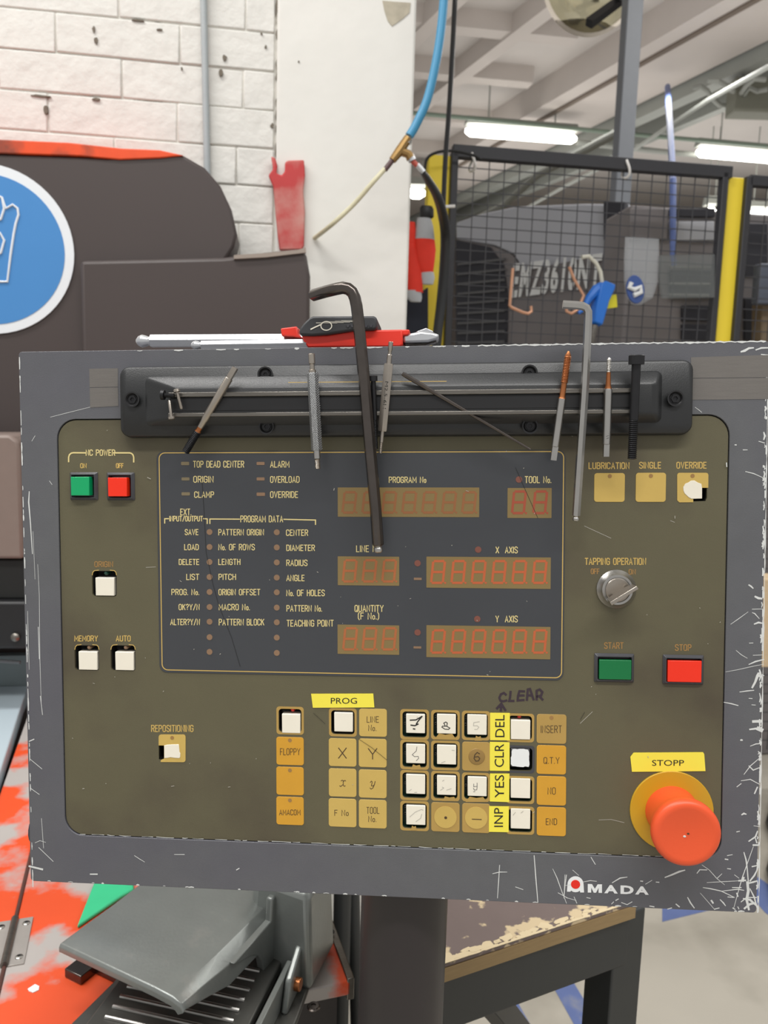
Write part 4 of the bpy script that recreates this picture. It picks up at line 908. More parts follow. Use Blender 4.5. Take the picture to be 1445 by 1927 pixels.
for x, y, wd in ((1226,112,.05),(1100,183,.0)):
    if wd: lbeam(x, y, wd, 4.60, 'beam_joint', mat('dark_joint', (104,92,82), .8))
# pipes across the hall
def hp(label, pts, z, r, mt_, cat='pipe', name='ceiling_pipe'):
    return tag(MB().tube([gz(x, y, z) for x, y in pts], r, 10).build(name, mt_), label, cat)
hp('long thin green pipe running across the hall under the ceiling above the lamps', [(700,206),(860,220),(1010,235),(1180,252),(1500,280)], 4.45, .022, mat('green_pipe', (108,122,108), .5))
hp('pale horizontal pipe across the hall just above the fence right of the lamp', [(1085,268),(1250,286),(1320,292)], 4.40, .03, m_dbeam)
hp('thin dark wire rod hanging diagonally under the ceiling behind the fence', [(1600,40),(1330,190),(1180,290),(1060,352),(940,420)], 4.0, .02, m_dbeam)
hp('pale duct edge slanting behind the wire mesh on the left panel', [(1180,240),(1010,330),(950,385),(840,440)], 3.6, .035, m_dbeam)

jb = G(1415, 188, 4.3)
jn = thing('junction_box', 'greenish grey junction box with looping cables hanging under the ceiling at the top right', 'junction box', Matrix.Translation(jb))
MB().box(jb.x-.20, jb.x+.35, jb.y-.1, jb.y+.1, jb.z-.14, jb.z+.16).build('box', mat('box_grey_green', (112,112,100), .6), jn, bevel=.01)
for pl in ([(1378,200),(1355,198),(1340,185),(1330,170),(1318,163),(1305,166)], [(1380,172),(1365,160),(1350,152),(1330,152)], [(1372,160),(1362,172),(1345,180)], [(1440,150),(1420,148),(1405,160),(1395,175)], [(1445,168),(1425,172),(1410,165),(1400,180)]):
    MB().tube([G(x, y, 4.3) for x, y in pl], .022, 8).build('looping_cable', m_dbeam, jn)
for x in (-.1, .2): MB().cyl((jb.x+x, jb.y, jb.z+.15), (jb.x+x, jb.y, ZC), .01, 6).build('hanger', m_dbeam, jn)
# fluorescent lamps
m_tube = mat('lamp_glow', (255, 252, 244), .5, emit=9.0, var=0)
def lamp(label, x0, y0, x1, y1, z, rad):
    a = gz(x0, y0, z); b = gz(x1, y1, z); b = a + (b-a)
    t = thing('ceiling_lamp', label, 'lamp', Matrix.Translation((a+b)/2), 'fluorescent lamps in the hall'); d = (b-a).normalized()
    MB().lathe(a, b, [(0, rad*.4), (rad, rad), ((b-a).length-rad, rad), ((b-a).length, rad*.4)], 12).build('tube', m_tube, t)
    u = Vector((0, 0, rad*1.2)); n = Vector((-d.y, d.x, 0))*rad*1.3
    mb = MB(); mb.hexa([a+u+n, a+u-n, b+u-n, b+u+n], [a+u*2.2+n*.5, a+u*2.2-n*.5, b+u*2.2-n*.5, b+u*2.2+n*.5]); mb.build('reflector', m_dbeam, t)
    for p in (a.lerp(b, .2), a.lerp(b, .8)): MB().cyl(p+u*2, Vector((p.x, p.y, ZC)), .008, 6).build('hanger', m_dbeam, t)
lamp('bright fluorescent lamp above the middle of the mesh fence', 876, 246, 1084, 262, 4.38, .055)
lamp('bright fluorescent lamp at the right edge above the yellow post', 1311, 286, 1520, 304, 4.38, .055)
lamp('distant fluorescent lamp beside the white pillar', 766, 363, 800, 364, 4.3, .075)
lamp('distant short lamp glowing behind the left yellow post and black hose', 803, 364, 856, 367, 4.3, .07)
lamp('small distant lamp left of the right yellow post behind the mesh', 1326, 399, 1348, 400, 3.9, .07)
lamp('small distant lamp right of the right yellow post', 1408, 400, 1450, 402, 3.9, .05)
# grey steel post and safety mirror
p0, p1 = B(1180, -60, 4.2), B(1160, 470, 4.2)
sp = tag(MB().box(p1.x-.045, p1.x+.045, 4.16, 4.24, 0, ZC).build('steel_post', mat('grey_post_paint', (124,128,134), .5, var=.06), None, BF, bevel=.006), 'tall square grey steel post rising to the ceiling behind the fence', 'post')
c = B(1108, -38, 4.75)
mir = thing('convex_mirror', 'round convex safety mirror with dark arm hanging under the ceiling', 'mirror', at(c, BF))
MB().lathe(c, c - Vector((0,1,.25)), [(0,.28),(.03,.296),(.04,.296),(.05,.29),(.09,.25),(.12,.20),(.14,.10),(.145,.001)], 40).build('mirror_dome', mat('mirror_glass', (140,134,112), .12, .8, var=.03), mir, BF)
MB().lathe(c - Vector((0,1,.25)).normalized()*.045, c - Vector((0,1,.25)), [(0,.28),(0,.304),(.012,.304),(.012,.29)], 40).build('rim', mat('mirror_rim', (196,186,172), .4, var=.05), mir, BF)
a = B(1108, 44, 4.45); b = B(1165, 2, 4.5)
MB().tube([a, b, Vector((p1.x, 4.25, b.z+.1))], .032, 4).build('mirror_arm', m_black, mir, BF)

# ================================================================== FENCE
TF = 2.5; fen = thing('safety_fence', 'black framed wire mesh safety fence with yellow posts behind the console', 'fence', at((B(1100, 300, TF).x, TF, 0), BF))
m_fb = mat('black_fence_paint', (48,48,52), .5, var=.1); m_fy = mat('yellow_post_paint', (248,220,60), .5, var=.06, scale=8); m_wire = mat('black_wire', (62,62,66), .5)
zt = B(1100, 310, TF).z
def post(x0, x1, yt, mt_, name, y=500, dt=.05, t0=TF):
    a, b = B(x0, y, t0), B(x1, y, t0); z1_ = B((x0+x1)/2, yt, t0).z
    return MB().box(a.x, b.x, t0, t0+dt, 0, z1_).build(name, mt_, fen, BF, bevel=.003)
post(801, 841, 291, m_fy, 'yellow_post', y=480); post(843, 856, 283, m_fb, 'frame_upright', y=480, dt=.03, t0=TF-.02)
post(1349, 1360, 322, m_fb, 'frame_upright', y=480, dt=.03, t0=TF-.02); post(1360, 1393, 333, m_fy, 'yellow_post', y=480); post(1394, 1406, 330, m_fb, 'frame_upright', y=480, dt=.03, t0=TF-.02)
def px_s(x, y=480): return B(x, y, TF).x
MB().box(px_s(843), px_s(1360), TF-.02, TF+.01, zt-.012, zt+.026).build('top_rail', m_fb, fen, BF, bevel=.002)
MB().box(px_s(1394), px_s(1394)+1.6, TF-.02, TF+.01, zt-.03, zt+.004).build('top_rail', m_fb, fen, BF, bevel=.002)
def mesh_panel(s0, s1, z0_, z1_):
    mb = MB(); n = round((s1-s0)/.0495); r = .0014
    for i in range(1, n):
        s_ = s0 + (s1-s0)*i/n; mb.box(s_-r, s_+r, TF-r*2, TF, z0_, z1_)
    n = round((z1_-z0_)/.036)
    for i in range(1, n):
        z_ = z0_ + (z1_-z0_)*i/n; mb.box(s0, s1, TF, TF+r*2, z_-r, z_+r)
    return mb
o = mesh_panel(px_s(856), px_s(1349), .15, zt).build('wire_mesh', m_wire, fen, BF, smooth=False); o['kind'] = 'stuff'
o = mesh_panel(px_s(1406), px_s(1406)+1.5, .15, zt-.03).build('wire_mesh', m_wire, fen, BF, smooth=False); o['kind'] = 'stuff'
MB().box(px_s(843), px_s(1360), TF-.02, TF+.01, .12, .16).build('bottom_rail', m_fb, fen, BF)
# white cable ties on the rail
for lab, x, y in (('white cable tie looped over the fence rail beside the left post', 889, 305), ('white cable tie looped over the fence rail in front of the grey steel post', 1178, 318)):
    c = B(x, y, TF-.006); R_ = .028
    tag(MB().tube([c + Vector((.006*math.sin(a*2), R_*.75*math.sin(a), R_*math.cos(a))) for a in [2*PI*i/18 for i in range(19)]], .0042, 6).build('cable_tie', mat('white_nylon', (228,226,222), .5), None, BF), lab, 'cable tie')

# ================================================================== MACHINE BEHIND THE FENCE
e2 = Vector((math.cos(math.radians(-38)), math.sin(math.radians(-38)), 0)); n3 = Vector((math.sin(math.radians(-38)), -math.cos(math.radians(-38)), 0))
pm = BF @ B(1045, 520, 3.75); pm.z = 0
MF = Matrix((e2, -n3, Vector((0, 0, 1)))).transposed().to_4x4(); MF.translation = pm; MFi = MF.inverted()
def Q(x, y, d=0.0):                                  # pixel on the machine's front plane (local x, y = d, z)
    r = ray(x, y); n = (MF.to_3x3() @ Vector((0, 1, 0))); k_ = (pm + n*d - CAM).dot(n)/r.dot(n); return MFi @ (CAM + r*k_)
mach = thing('punching_machine', 'large dark grey machine with white slanting model number behind the mesh fence', 'machine', MF)
m_mbody = mat('machine_dark_paint', (122, 117, 118), .5, var=.08, scale=2); m_mtop = mat('machine_grey_paint', (178, 180, 188), .45, var=.05, scale=2); m_mblk = mat('machine_black', (44,44,52), .6, var=.15, scale=5)
def qp(pts, d0, d1, d=0.0): return MB().prism([(Q(x, y, d).x, Q(x, y, d).z) for x, y in pts], d0, d1, 'y')
# body runs to the floor
xl, xr_ = Q(858, 500).x, Q(1185, 500).x
MB().box(xl, xr_, .02, .5, 0, Q(1000, 470).z).build('machine_body', m_mbody, mach, MF, bevel=.01)
qp([(858,418),(905,402),(972,388),(1100,383),(1183,384),(1183,470),(1183,560),(990,560),(985,510),(965,478),(930,462),(858,450)], -.0, .5).build('upper_cover', m_mtop, mach, MF, bevel=.008)
qp([(985,510),(1183,470),(1183,700),(860,700),(860,452),(930,464),(965,480)], -.006, .0).build('front_cover', m_mbody, mach, MF)
qp([(860,452),(925,466),(950,500),(958,560),(955,700),(860,700)], -.012, -.006).build('louver_panel', m_mblk, mach, MF)
for i in range(11):
    y = 498+i*18.5; a, b = Q(862, y, -.014), Q(950, y-1, -.014)
    MB().box(a.x, b.x, -.022, -.012, a.z-.006, a.z+.006).build('louver_slat', mat('slat_grey', (92,92,94), .5), mach, MF)
font_q = [Q(960,562,-.02), Q(1128,541,-.02), Q(967,494,-.02), Q(1134,474,-.02)]
mb = MB(); font_text(mb, 'EMZ3610NT', *font_q, bold=.38); mb.build('lettering', m_white, mach, MF, smooth='flat')
qp([(1143,384),(1183,384),(1183,456),(1143,456)], -.05, .0).build('black_box', m_mblk, mach, MF, bevel=.004)
# second cabinet to the right
cab = thing('machine_cabinet', 'dark grey machine cabinet with black openings behind the right half of the fence', 'cabinet', at((B(1280, 500, 2.74).x, 2.74, 0), BF))
def bp(pts, t0, t1, t=None):
    t = t0 if t is None else t; return MB().prism([(B(x, y, t).x, B(x, y, t).z) for x, y in pts], t0, t1, 'y')
a, b = B(1184, 500, 2.74), B(1362, 500, 2.74)
MB().box(a.x, b.x+.9, 2.76, 2.98, 0, B(1280, 388, 2.74).z).build('cabinet_body', m_mbody, cab, BF, bevel=.01)
for i, (x0, y0, x1, y1, mt_) in enumerate(((1186,392,1256,450,m_mbody),(1262,392,1346,408,m_mblk),(1262,416,1344,452,m_mtop),(1262,508,1346,556,m_mblk),(1284,575,1346,604,m_mblk),(1284,610,1346,640,m_mblk),(1402,420,1445,520,m_mblk),(1402,560,1430,640,m_mblk))):
    bp([(x0,y0),(x1,y0),(x1,y1),(x0,y1)], 2.745, 2.76).build('cabinet_panel', mt_, cab, BF, bevel=.003)
for y in (500, 531, 552): bp([(1262,y),(1346,y+1),(1346,y+5),(1262,y+4)], 2.73, 2.745).build('cabinet_shelf', m_dbeam, cab, BF)
tag(bp([(1434,540),(1480,540),(1480,655),(1432,655)], 2.60, 2.66).build('cardboard_box', mat('cardboard', (128,112,92), .8), None, BF, bevel=.004), 'brown cardboard box at the right edge of the photo behind the fence', 'box')
tag(bp([(1430,495),(1480,495),(1480,572),(1425,572)], 2.54, 2.58).build('storage_bin', mat('blue_grey_plastic', (92,98,112), .5), None, BF, bevel=.006), 'blue grey plastic bin at the right edge above the cardboard box', 'bin')

# things hanging on the fence
T2 = TF - .035
def hang(pts, t=T2): return [B(x, y, t) for x, y in pts]
m_cu = mat('copper_hook', (214, 162, 132), .4, .5, var=.08)
tag(MB().tube(hang([(965,505),(962,540),(959,575),(963,579),(984,588),(994,590),(1000,586),(999,576)]), .0052, 8).build('hook', m_cu, None, BF), 'copper coloured bent hook hanging under the white model number', 'hook')
tag(MB().tube(hang([(1071,502),(1080,525),(1098,556),(1088,582),(1075,590),(1066,586),(1066,578)]), .0052, 8).build('hook', m_cu, None, BF), 'copper coloured bent hook partly behind the silver hex key beside the blue air gun', 'hook')
gun = thing('air_gun', 'blue plastic air blow gun hanging on the mesh fence with a pale hose', 'air gun', at(B(1120, 640, T2), BF))
m_blue = mat('blue_plastic', (36, 112, 206), .4, var=.05)
MB().loft([[Vector((p.x + a*wd, T2-.02*b*2, p.z + c*wd)) for a, b, c in ((-1,-.5,.0),(-.6,.5,.5),(1,.5,.0),(.6,-.5,-.5))] for p, wd in ((B(1120,612,T2),.018),(B(1124,590,T2),.022),(B(1130,565,T2),.024),(B(1136,545,T2),.030),(B(1142,536,T2),.022))]).build('handle', m_blue, gun, BF, bevel=.004)
MB().tube(hang([(1088,589),(1098,582),(1108,562),(1122,546),(1134,540)]), [.006,.008,.013,.018,.018], 8).build('trigger_lever', m_blue, gun, BF)
MB().tube(hang([(1119,612),(1115,628),(1114,645)]), [.012,.011,.008], 8).build('air_fitting', m_dsteel, gun, BF)
MB().tube(hang([(1133,534),(1130,512),(1122,496),(1108,482),(1095,484)]), .0066, 8).build('pale_hose', mat('pale_hose', (206,204,190), .5), gun, BF)
tag(bp([(1143,556),(1160,554),(1162,578),(1142,581)], T2-.006, T2).build('yellow_tag', mat('tag_yellow', (214,204,40), .5), None, BF, bevel=.001), 'small yellow tag hanging beside the blue air gun', 'tag')
m_clear = mat('clear_film', (200,204,208), .12, alpha=.28, var=.05, bump=.6, bscale=18)
bag = thing('plastic_bag', 'clear plastic bag holding blue and white glasses hanging on the fence', 'bag', at(B(1205, 575, T2), BF))
mb = MB(); rg = []
for x0, x1, y, dd in ((1176,1240,448,.004),(1174,1240,490,.012),(1174,1238,530,.02),(1178,1228,560,.022),(1190,1206,574,.006)):
    a, b = B(x0, y, T2), B(x1, y, T2); c = (a+b)/2; w_ = (b.x-a.x)/2
    rg.append([Vector((c.x + w_*math.cos(t), T2 + dd*math.sin(t), c.z)) for t in [2*PI*i/16 for i in range(16)]])
mb.loft(rg); mb.build('film', m_clear, bag, BF)
def oval(cx, cy, rx, ry, t, dt, rot=0, n=20):
    c = B(cx, cy, t); k_ = t/F; pts = []
    for i in range(n):
        a = 2*PI*i/n; u, v = rx*k_*math.cos(a), ry*k_*math.sin(a); pts.append((c.x+u*math.cos(rot)-v*math.sin(rot), c.z+u*math.sin(rot)+v*math.cos(rot)))
    return MB().prism(pts, t-dt, t, 'y')
oval(1194, 545, 18, 27, T2-.024, .008, .25).build('blue_pouch', mat('navy_blue', (58,84,146), .45), bag, BF, bevel=.002)
mb = MB(); pts = hang([(1188,532),(1184,541),(1194,545),(1205,540),(1206,550),(1192,556)], T2-.036); mb.tube(pts, .008, 8); mb.build('white_emblem', m_white, bag, BF)
tag(MB().tube([BG(1256,163,4.5), B(1258,200,6.0), B(1262,260,4.2), B(1266,340,2.72), B(1266,400,2.66), B(1266,478,2.62), B(1268,500,2.62)], [.026,.024,.017,.012,.011,.010,.008], 8).build('blue_cable', mat('pale_blue_cable', (92,110,164), .5), None, BF), 'pale blue cable hanging down behind the fence from the ceiling', 'cable')
mb = bp([(1242,480),(1346,478),(1346,560),(1246,562),(1240,520)], T2-.012, T2)
tag(mb.build('plastic_sleeve', mat('grey_film', (120,124,124), .2, alpha=.35, bump=.5, bscale=15), None, BF, bevel=.003), 'crumpled clear plastic sleeve hanging on the mesh left of the right yellow post', 'plastic sleeve')
# gloves on the left post
glv = thing('work_gloves', 'pair of red and grey work gloves hanging between pillar and left yellow post', 'gloves', at(B(790, 560, 2.3), BF))
m_gr = mat('glove_red', (228,54,36), .75, var=.1, bump=.5, bscale=60); m_gg = mat('glove_grey', (176,178,182), .8, var=.08)
def blob(pts, rads, mt_, name, fl=.6):
    mb = MB(); rg = []
    for (x, y), r in zip(pts, rads):
        c = B(x, y, 2.3); k_ = 2.3/F; rg.append([Vector((c.x + r*k_*math.cos(a), 2.3 + r*k_*fl*math.sin(a), c.z)) for a in [2*PI*i/16 for i in range(16)]])
    mb.loft(rg); return mb.build(name, mt_, glv, BF)
blob([(803,388),(803,393),(803,408),(802,411)], [10,13,13,10], m_black, 'black_clip')
blob([(798,411),(799,425),(799,450),(799,453)], [13,16,19,18], m_gg, 'grey_cuff')
blob([(799,451),(800,470),(799,490),(801,512),(803,516)], [19,20,19,14,10], m_gr, 'red_palm')
blob([(803,512),(804,522),(804,535)], [13,14,11], m_gg, 'grey_fingertip')
blob([(774,418),(771,432),(772,450),(776,462)], [7,11,10,6], m_gr, 'red_thumb')
blob([(773,458),(776,480),(779,510),(782,550)], [8,12,15,14], m_gr, 'red_palm')
blob([(779,547),(779,560),(782,568)], [14,15,10], m_gg, 'grey_fingertip')
tag(bp([(765,565),(806,540),(806,660),(765,660)], 2.42, 2.47).build('dark_cloth', mat('navy_cloth', (38,42,54), .8), None, BF, bevel=.004), 'dark navy cloth hanging under the red work gloves', 'cloth')

# hoses and cables in front of the pillar
TH2 = 1.70
hoseset = thing('air_hose', 'bright blue air hose coming down from the ceiling beside the pillar', 'hose', at(B(765, 262, TH2), BF))
def sm_(pts, t, n=6):                                 # smooth curve through pixel points
    q = [B(x, y, (t[i] if isinstance(t, list) else t)) for i, (x, y) in enumerate(pts)]; out = []
    for i in range(len(q)-1):
        p0 = q[max(i-1,0)]; p1 = q[i]; p2 = q[i+1]; p3 = q[min(i+2,len(q)-1)]
        for j in range(n):
            t_ = j/n; out.append(.5*((2*p1) + (p2-p0)*t_ + (2*p0-5*p1+4*p2-p3)*t_*t_ + (3*p1-p0-3*p2+p3)*t_**3))
    return out + [q[-1]]
MB().tube(sm_([(838,-600),(838,-90),(835,0),(825,90),(806,180),(784,232),(770,256)], TH2), .0092, 14).build('blue_hose', mat('blue_hose', (58,136,176), .4, var=.05), hoseset, BF)
yf = thing('brass_fitting', 'brass Y fitting with steel couplings joining the blue, pale and black hoses', 'fitting', at(B(750, 290, TH2), BF))
m_brass = mat('brass', (148,118,72), .4, .7, var=.15, scale=60)
A_ = B(768, 260, TH2); Y_ = B(752, 284, TH2)
MB().tube([A_, Y_, B(738, 302, TH2)], [.0095,.0105,.008], 10).build('brass_body', m_brass, yf, BF)
MB().tube([Y_, B(768, 290, TH2), B(773, 298, TH2)], [.009,.009,.010], 10).build('brass_branch', m_brass, yf, BF)
MB().tube([B(768,262,TH2), B(766,270,TH2)], .0085, 12).build('steel_collar', m_steel, yf, BF)
MB().tube([B(772,294,TH2), B(776,303,TH2)], .0088, 12).build('steel_coupling', m_bright, yf, BF)
MB().tube([B(776,303,TH2), B(785,312,TH2)], .0055, 12).build('red_sleeve', mat('sleeve_red', (176,78,64), .5), yf, BF)
MB().tube([B(785,310,TH2), B(797,324,TH2)], .0055, 12).build('steel_tip', m_bright, yf, BF)
MB().tube([B(738,302,TH2), B(724,320,TH2)], .0055, 12).build('dark_coupling', mat('dark_coupling', (86,62,62), .5), yf, BF)
tag(MB().tube(sm_([(724,318),(700,345),(665,385),(625,422),(592,448)], [TH2,TH2,TH2+.02,TH2+.04,TW-.012]), .0052, 10).build('pale_hose', mat('cream_hose', (206,200,170), .45), None, BF), 'cream translucent hose running down left from the brass fitting across the pillar', 'hose')
tag(MB().tube(sm_([(795,323),(806,340),(822,368),(832,400),(838,440),(836,500),(830,570),(822,640),(812,760)], [TH2,TH2+.1,TH2+.3,2.2,2.32,2.36,2.38,2.38,2.38]), [.006+.009*min(1,i/20) for i in range(49)], 12).build('black_hose', mat('black_rubber', (44,46,48), .5), None, BF), 'thick black rubber hose curving down along the left yellow post', 'hose')
tag(MB().tube(sm_([(862,-700),(858,-60),(856,0),(850,120),(844,220),(838,300),(834,390)], [2.3]*7), .0072, 8).build('black_cable', m_black, None, BF), 'thin black cable hanging down in front of the left yellow post', 'cable')
tag(MB().tube(sm_([(799,330),(803,300),(822,287),(852,284),(890,292),(905,300)], 2.44), .0045, 8).build('black_cable', m_black, None, BF), 'thin black cable arching over the top of the left yellow post', 'cable')
tag(MB().tube(sm_([(822,391),(838,389),(856,388)], 2.30), .0045, 8).build('cable_tie', mat('white_nylon', (228,226,222), .5), None, BF), 'white cable tie binding the black hose to the left post', 'cable tie')

# ================================================================== DARK SCREEN WITH GLOVE SIGN
TS = 1.68
m_dk = mat('dark_screen_paint', (68, 59, 57), .5, var=.08, scale=3)
scrn = thing('machine_guard', 'dark brown machine guard with orange top edge and blue glove sign on the left', 'machine guard', at((B(200, 700, TS).x, TS, 0), BF))
def sp_(pts, t0, t1, name, mt_, parent=None, bev=0.0):
    return MB().prism([(B(x, y, t0).x, B(x, y, t0).z) for x, y in pts], t0, t1, 'y').build(name, mt_, parent or scrn, BF, bevel=bev)
zf = .80; bl = B(-420, 1215, TS); brr = B(575, 1215, TS)
top = [(B(x, y, TS).x, B(x, y, TS).z) for x, y in ((-420,254),(0,289),(200,297),(300,282),(345,292),(385,315),(415,350),(436,395),(446,440),(440,465),(426,486))]
MB().prism([(top[0][0], 0)] + top + [(top[-1][0], 0)], TS, TS+.12, 'y').build('guard_panel', m_dk, scrn, BF, bevel=.006)
lo_ = [(B(x, y, TS-.03).x, B(x, y, TS-.03).z) for x, y in ((150,490),(420,484),(500,474),(560,468),(576,474),(584,520),(583,600),(576,700))]
MB().prism([(lo_[0][0], .8)] + lo_ + [(lo_[-1][0], .8)], TS-.03, TS+.13, 'y').build('lower_hood', m_dk, scrn, BF, bevel=.008)
sp_([(-420,232),(0,262),(130,268),(230,279),(300,282),(345,292),(300,297),(225,300),(150,293),(0,288),(-420,258)], TS-.004, TS+.13, 'orange_top_edge', mat('orange_edge_paint', (226,78,30), .45, col2=(120,60,44), mix=(.5,.62), mscale=7), bev=.002)
sp_([(575,466),(560,470),(500,476),(440,480),(440,487),(500,484),(560,477),(576,475)], TS-.036, TS-.028, 'worn_top_edge', mat('worn_edge', (150,138,128), .6))
sgn = oval(-22, 470, 141, 141, TS-.001, .003, 0, 64).build('safety_sign', mat('sign_white', (226,230,234), .4, var=.02), scrn, BF)
oval(-22, 470, 125, 125, TS-.0042, .0006, 0, 64).build('sign_field', mat('sign_blue', (70,134,196), .4, var=.05, scale=6), sgn, BF)
for pl in ([(-30,372),(-12,364),(4,372),(8,385),(12,392),(24,385),(33,392),(35,404),(30,420),(26,440),(20,480),(14,530),(-4,530),(-40,530)], [(4,372),(8,392),(2,412),(-2,414)], [(-20,445),(0,438),(8,452),(2,475),(-12,485)]):
    q = [B(x, y, TS-.0055) for x, y in pl]; mb = MB(); mb.tube(q, .0024, 6); mb.build('glove_outline', mat('sign_white', (226,230,234)), sgn, BF)
# faded red cloth on the pillar
tag(MB().prism([(B(x, y, TW-.02).x, B(x, y, TW-.02).z) for x, y in ((510,294),(518,297),(522,312),(520,326),(530,330),(536,322),(536,306),(541,302),(572,301),(574,330),(571,360),(574,400),(572,462),(568,470),(526,471),(522,440),(518,400),(514,350),(505,330),(514,318))], TW-.022, TW-.010, 'y')
    .build('red_cloth', mat('faded_red', (186,60,60), .7, var=.2, scale=12, col2=(196,150,140), mix=(.42,.62), mscale=9), None, BF, bevel=.003), 'faded red cloth strip with two tips stuck on the white pillar', 'cloth')
# grey brown cabinet door and black recess at far left
TC = 1.46
tag(bp([(-300,818),(18,818),(34,830),(37,850),(44,1052),(-300,1052)], TC, TC+.16).build('machine_cover', mat('taupe_cover', (128,112,104), .45, var=.05), None, BF, bevel=.006), 'taupe rounded machine cover at the left edge beside the console', 'machine cover')
blk = thing('machine_pedestal', 'black machine pedestal under the taupe cover at the left edge', 'machine', at((B(0,1150,TC+.02).x, TC+.02, 0), BF))
bp([(-300,1052),(70,1052),(74,1128),(-300,1128)], TC+.02, TC+.18).build('upper_block', m_well, blk, BF, bevel=.004)
bp([(-300,1132),(80,1132),(84,1222),(-300,1222)], TC, TC+.18).build('lower_block', m_black, blk, BF, bevel=.006)
p = B(30, 1198, TC); MB().lathe(p, p-Vector((0,1,0)), [(0,.008),(.006,.008),(.009,.005),(.010,.001)], 12).build('bolt', m_dsteel, blk, BF)
# blue grey steel table
ZT = .775
tb = thing('steel_table', 'pale blue grey steel table at the left edge below the black machine pedestal', 'table', Matrix.Translation(G(0, 1400, 0)))
tk = [BF @ Vector((B(x, 1286, 1.62).x, 1.62, ZT)) for x in (-260, 54)]
ta = tk + [G(x, y, ZT) for x, y in ((43,1318),(26,1372),(-8,1478),(-66,1640),(-300,1640))]
mb = MB(); mb.prism([(p.x, p.y) for p in ta], ZT-.03, ZT); mb.build('table_top', mat('pale_blue_steel', (184,198,206), .35, .0, var=.08, scale=5, bump=.05, bscale=60), tb, I4, bevel=.002)
a, b = tk; h_ = .04
mb = MB(); mb.hexa([(a.x,a.y,ZT-.02),(b.x,b.y,ZT-.02),(b.x,b.y+.03,ZT-.02),(a.x,a.y+.03,ZT-.02)], [(a.x,a.y+.01,ZT+.062),(b.x,b.y+.01,ZT+.062),(b.x,b.y+.03,ZT+.062),(a.x,a.y+.03,ZT+.062)]); mb.build('back_rim', mat('dull_steel', (112,124,126), .45, .3), tb, bevel=.001)
mb = MB(); mb.tube([Vector((a.x+(b.x-a.x)*i/14, a.y+.012, ZT+.062+.001*math.sin(i*1.7))) for i in range(15)], .0035, 6); mb.build('bright_edge', m_bright, tb)
MB().box(ta[0].x+.02, ta[2].x-.05, ta[0].y-.4, ta[0].y-.02, 0, ZT-.03).build('cabinet', m_bezel, tb)

# ================================================================== ORANGE COVER, HINGE, PEDAL
ZO = .76
m_or = mat('worn_orange_paint', (224, 84, 44), .42, var=.14, scale=9, bump=.12, bscale=70, col2=(176,170,166), mix=(.49,.56), mscale=7, mdetail=7)
cov = thing('machine_cover', 'orange machine cover with paint worn to bare metal under the console', 'machine cover', Matrix.Translation(G(350, 1850, 0)))
axd = Vector((-math.sin(math.radians(17.8)), math.cos(math.radians(17.8)), 0)); axn = Vector((axd.y, -axd.x, 0))
hg = G(27, 1740, ZO)
r0 = (G(655, 1832, ZO)-hg).dot(axn)                   # right edge across from the hinge line
def ob(u0, u1, v0, v1, za, zb): 
    q = [hg+axn*u0+axd*v0, hg+axn*u1+axd*v0, hg+axn*u1+axd*v1, hg+axn*u0+axd*v1]
    return MB().hexa([(p.x, p.y, za) for p in q], [(p.x, p.y, zb) for p in q])
v0_ = -.19
ob(.0015, r0, v0_, .70, ZO-.016, ZO).build('hinged_lid', m_or, cov, bevel=.0015)
ob(-.066, -.0015, v0_, .70, ZO-.016, ZO).build('fixed_panel', m_or, cov, bevel=.0015)
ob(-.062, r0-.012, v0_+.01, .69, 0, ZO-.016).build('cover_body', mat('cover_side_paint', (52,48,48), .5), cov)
ob(r0-.004, r0+.004, v0_, .70, ZO-.022, ZO+.003).build('steel_edging', m_dsteel, cov, bevel=.001)
MB().tube([hg+axd*-.19+Vector((0,0,.0005)), hg+axd*.7+Vector((0,0,.0005))], .0022, 8).build('hinge_gap', mat('rusty_pin', (84,52,44), .6, var=.3, scale=60), cov)
hv0 = (G(5, 1822, ZO)-hg).dot(axd); hv1 = (G(45, 1730, ZO)-hg).dot(axd)
hw3 = (G(62, 1732, ZO)-hg).dot(axn)
hgo = ob(-hw3, hw3, hv0, hv1, ZO, ZO+.0018).build('steel_hinge', mat('pale_hinge_steel', (176,170,164), .35, .35, var=.1, scale=60), cov, bevel=.0004)
hgo['label'] = 'bright steel hinge plate with cross head screws'
MB().tube([hg+axd*hv0+Vector((0,0,.003)), hg+axd*hv1+Vector((0,0,.003))], .0042, 12).build('hinge_knuckle', m_dsteel, hgo)
for u in (hw3*.68, -hw3*.68):
    for v in (hv0+.011, hv1-.011):
        c = hg+axn*u+axd*v; c.z = ZO+.0018
        MB().lathe(c, c+Vector((0,0,1)), [(0,.0042),(.0008,.0040),(.0016,.0028),(.0016,.0001)], 16).build('hinge_screw', m_steel, hgo)
        MB().box(c.x-.0018, c.x+.0018, c.y-.0004, c.y+.0004, ZO+.0034, ZO+.0036).add([(c.x-.0004,c.y-.0018,ZO+.0036),(c.x+.0004,c.y-.0018,ZO+.0036),(c.x+.0004,c.y+.0018,ZO+.0036),(c.x-.0004,c.y+.0018,ZO+.0036)], [(0,1,2,3)]).build('cross_slot', m_ink, hgo, smooth=False)
c = G(590, 1895, ZO)
ls = MB().lathe(c, c+Vector((0,0,1)), [(0,.0068),(.0006,.0068),(.0012,.0055),(.0022,.0052),(.0022,.0026),(.0010,.0024),(.0010,.0001)], 20).build('lid_screw', m_bsteel, cov)
q = [G(x, y, ZO) for x, y in ((52,1862),(66,1853),(74,1857),(73,1864),(62,1869),(54,1866))]
tag(MB().prism([(p.x, p.y) for p in q], ZO+.0002, ZO+.0009).build('paper_scrap', m_white), 'tiny white paper scrap lying on the orange cover', 'paper')
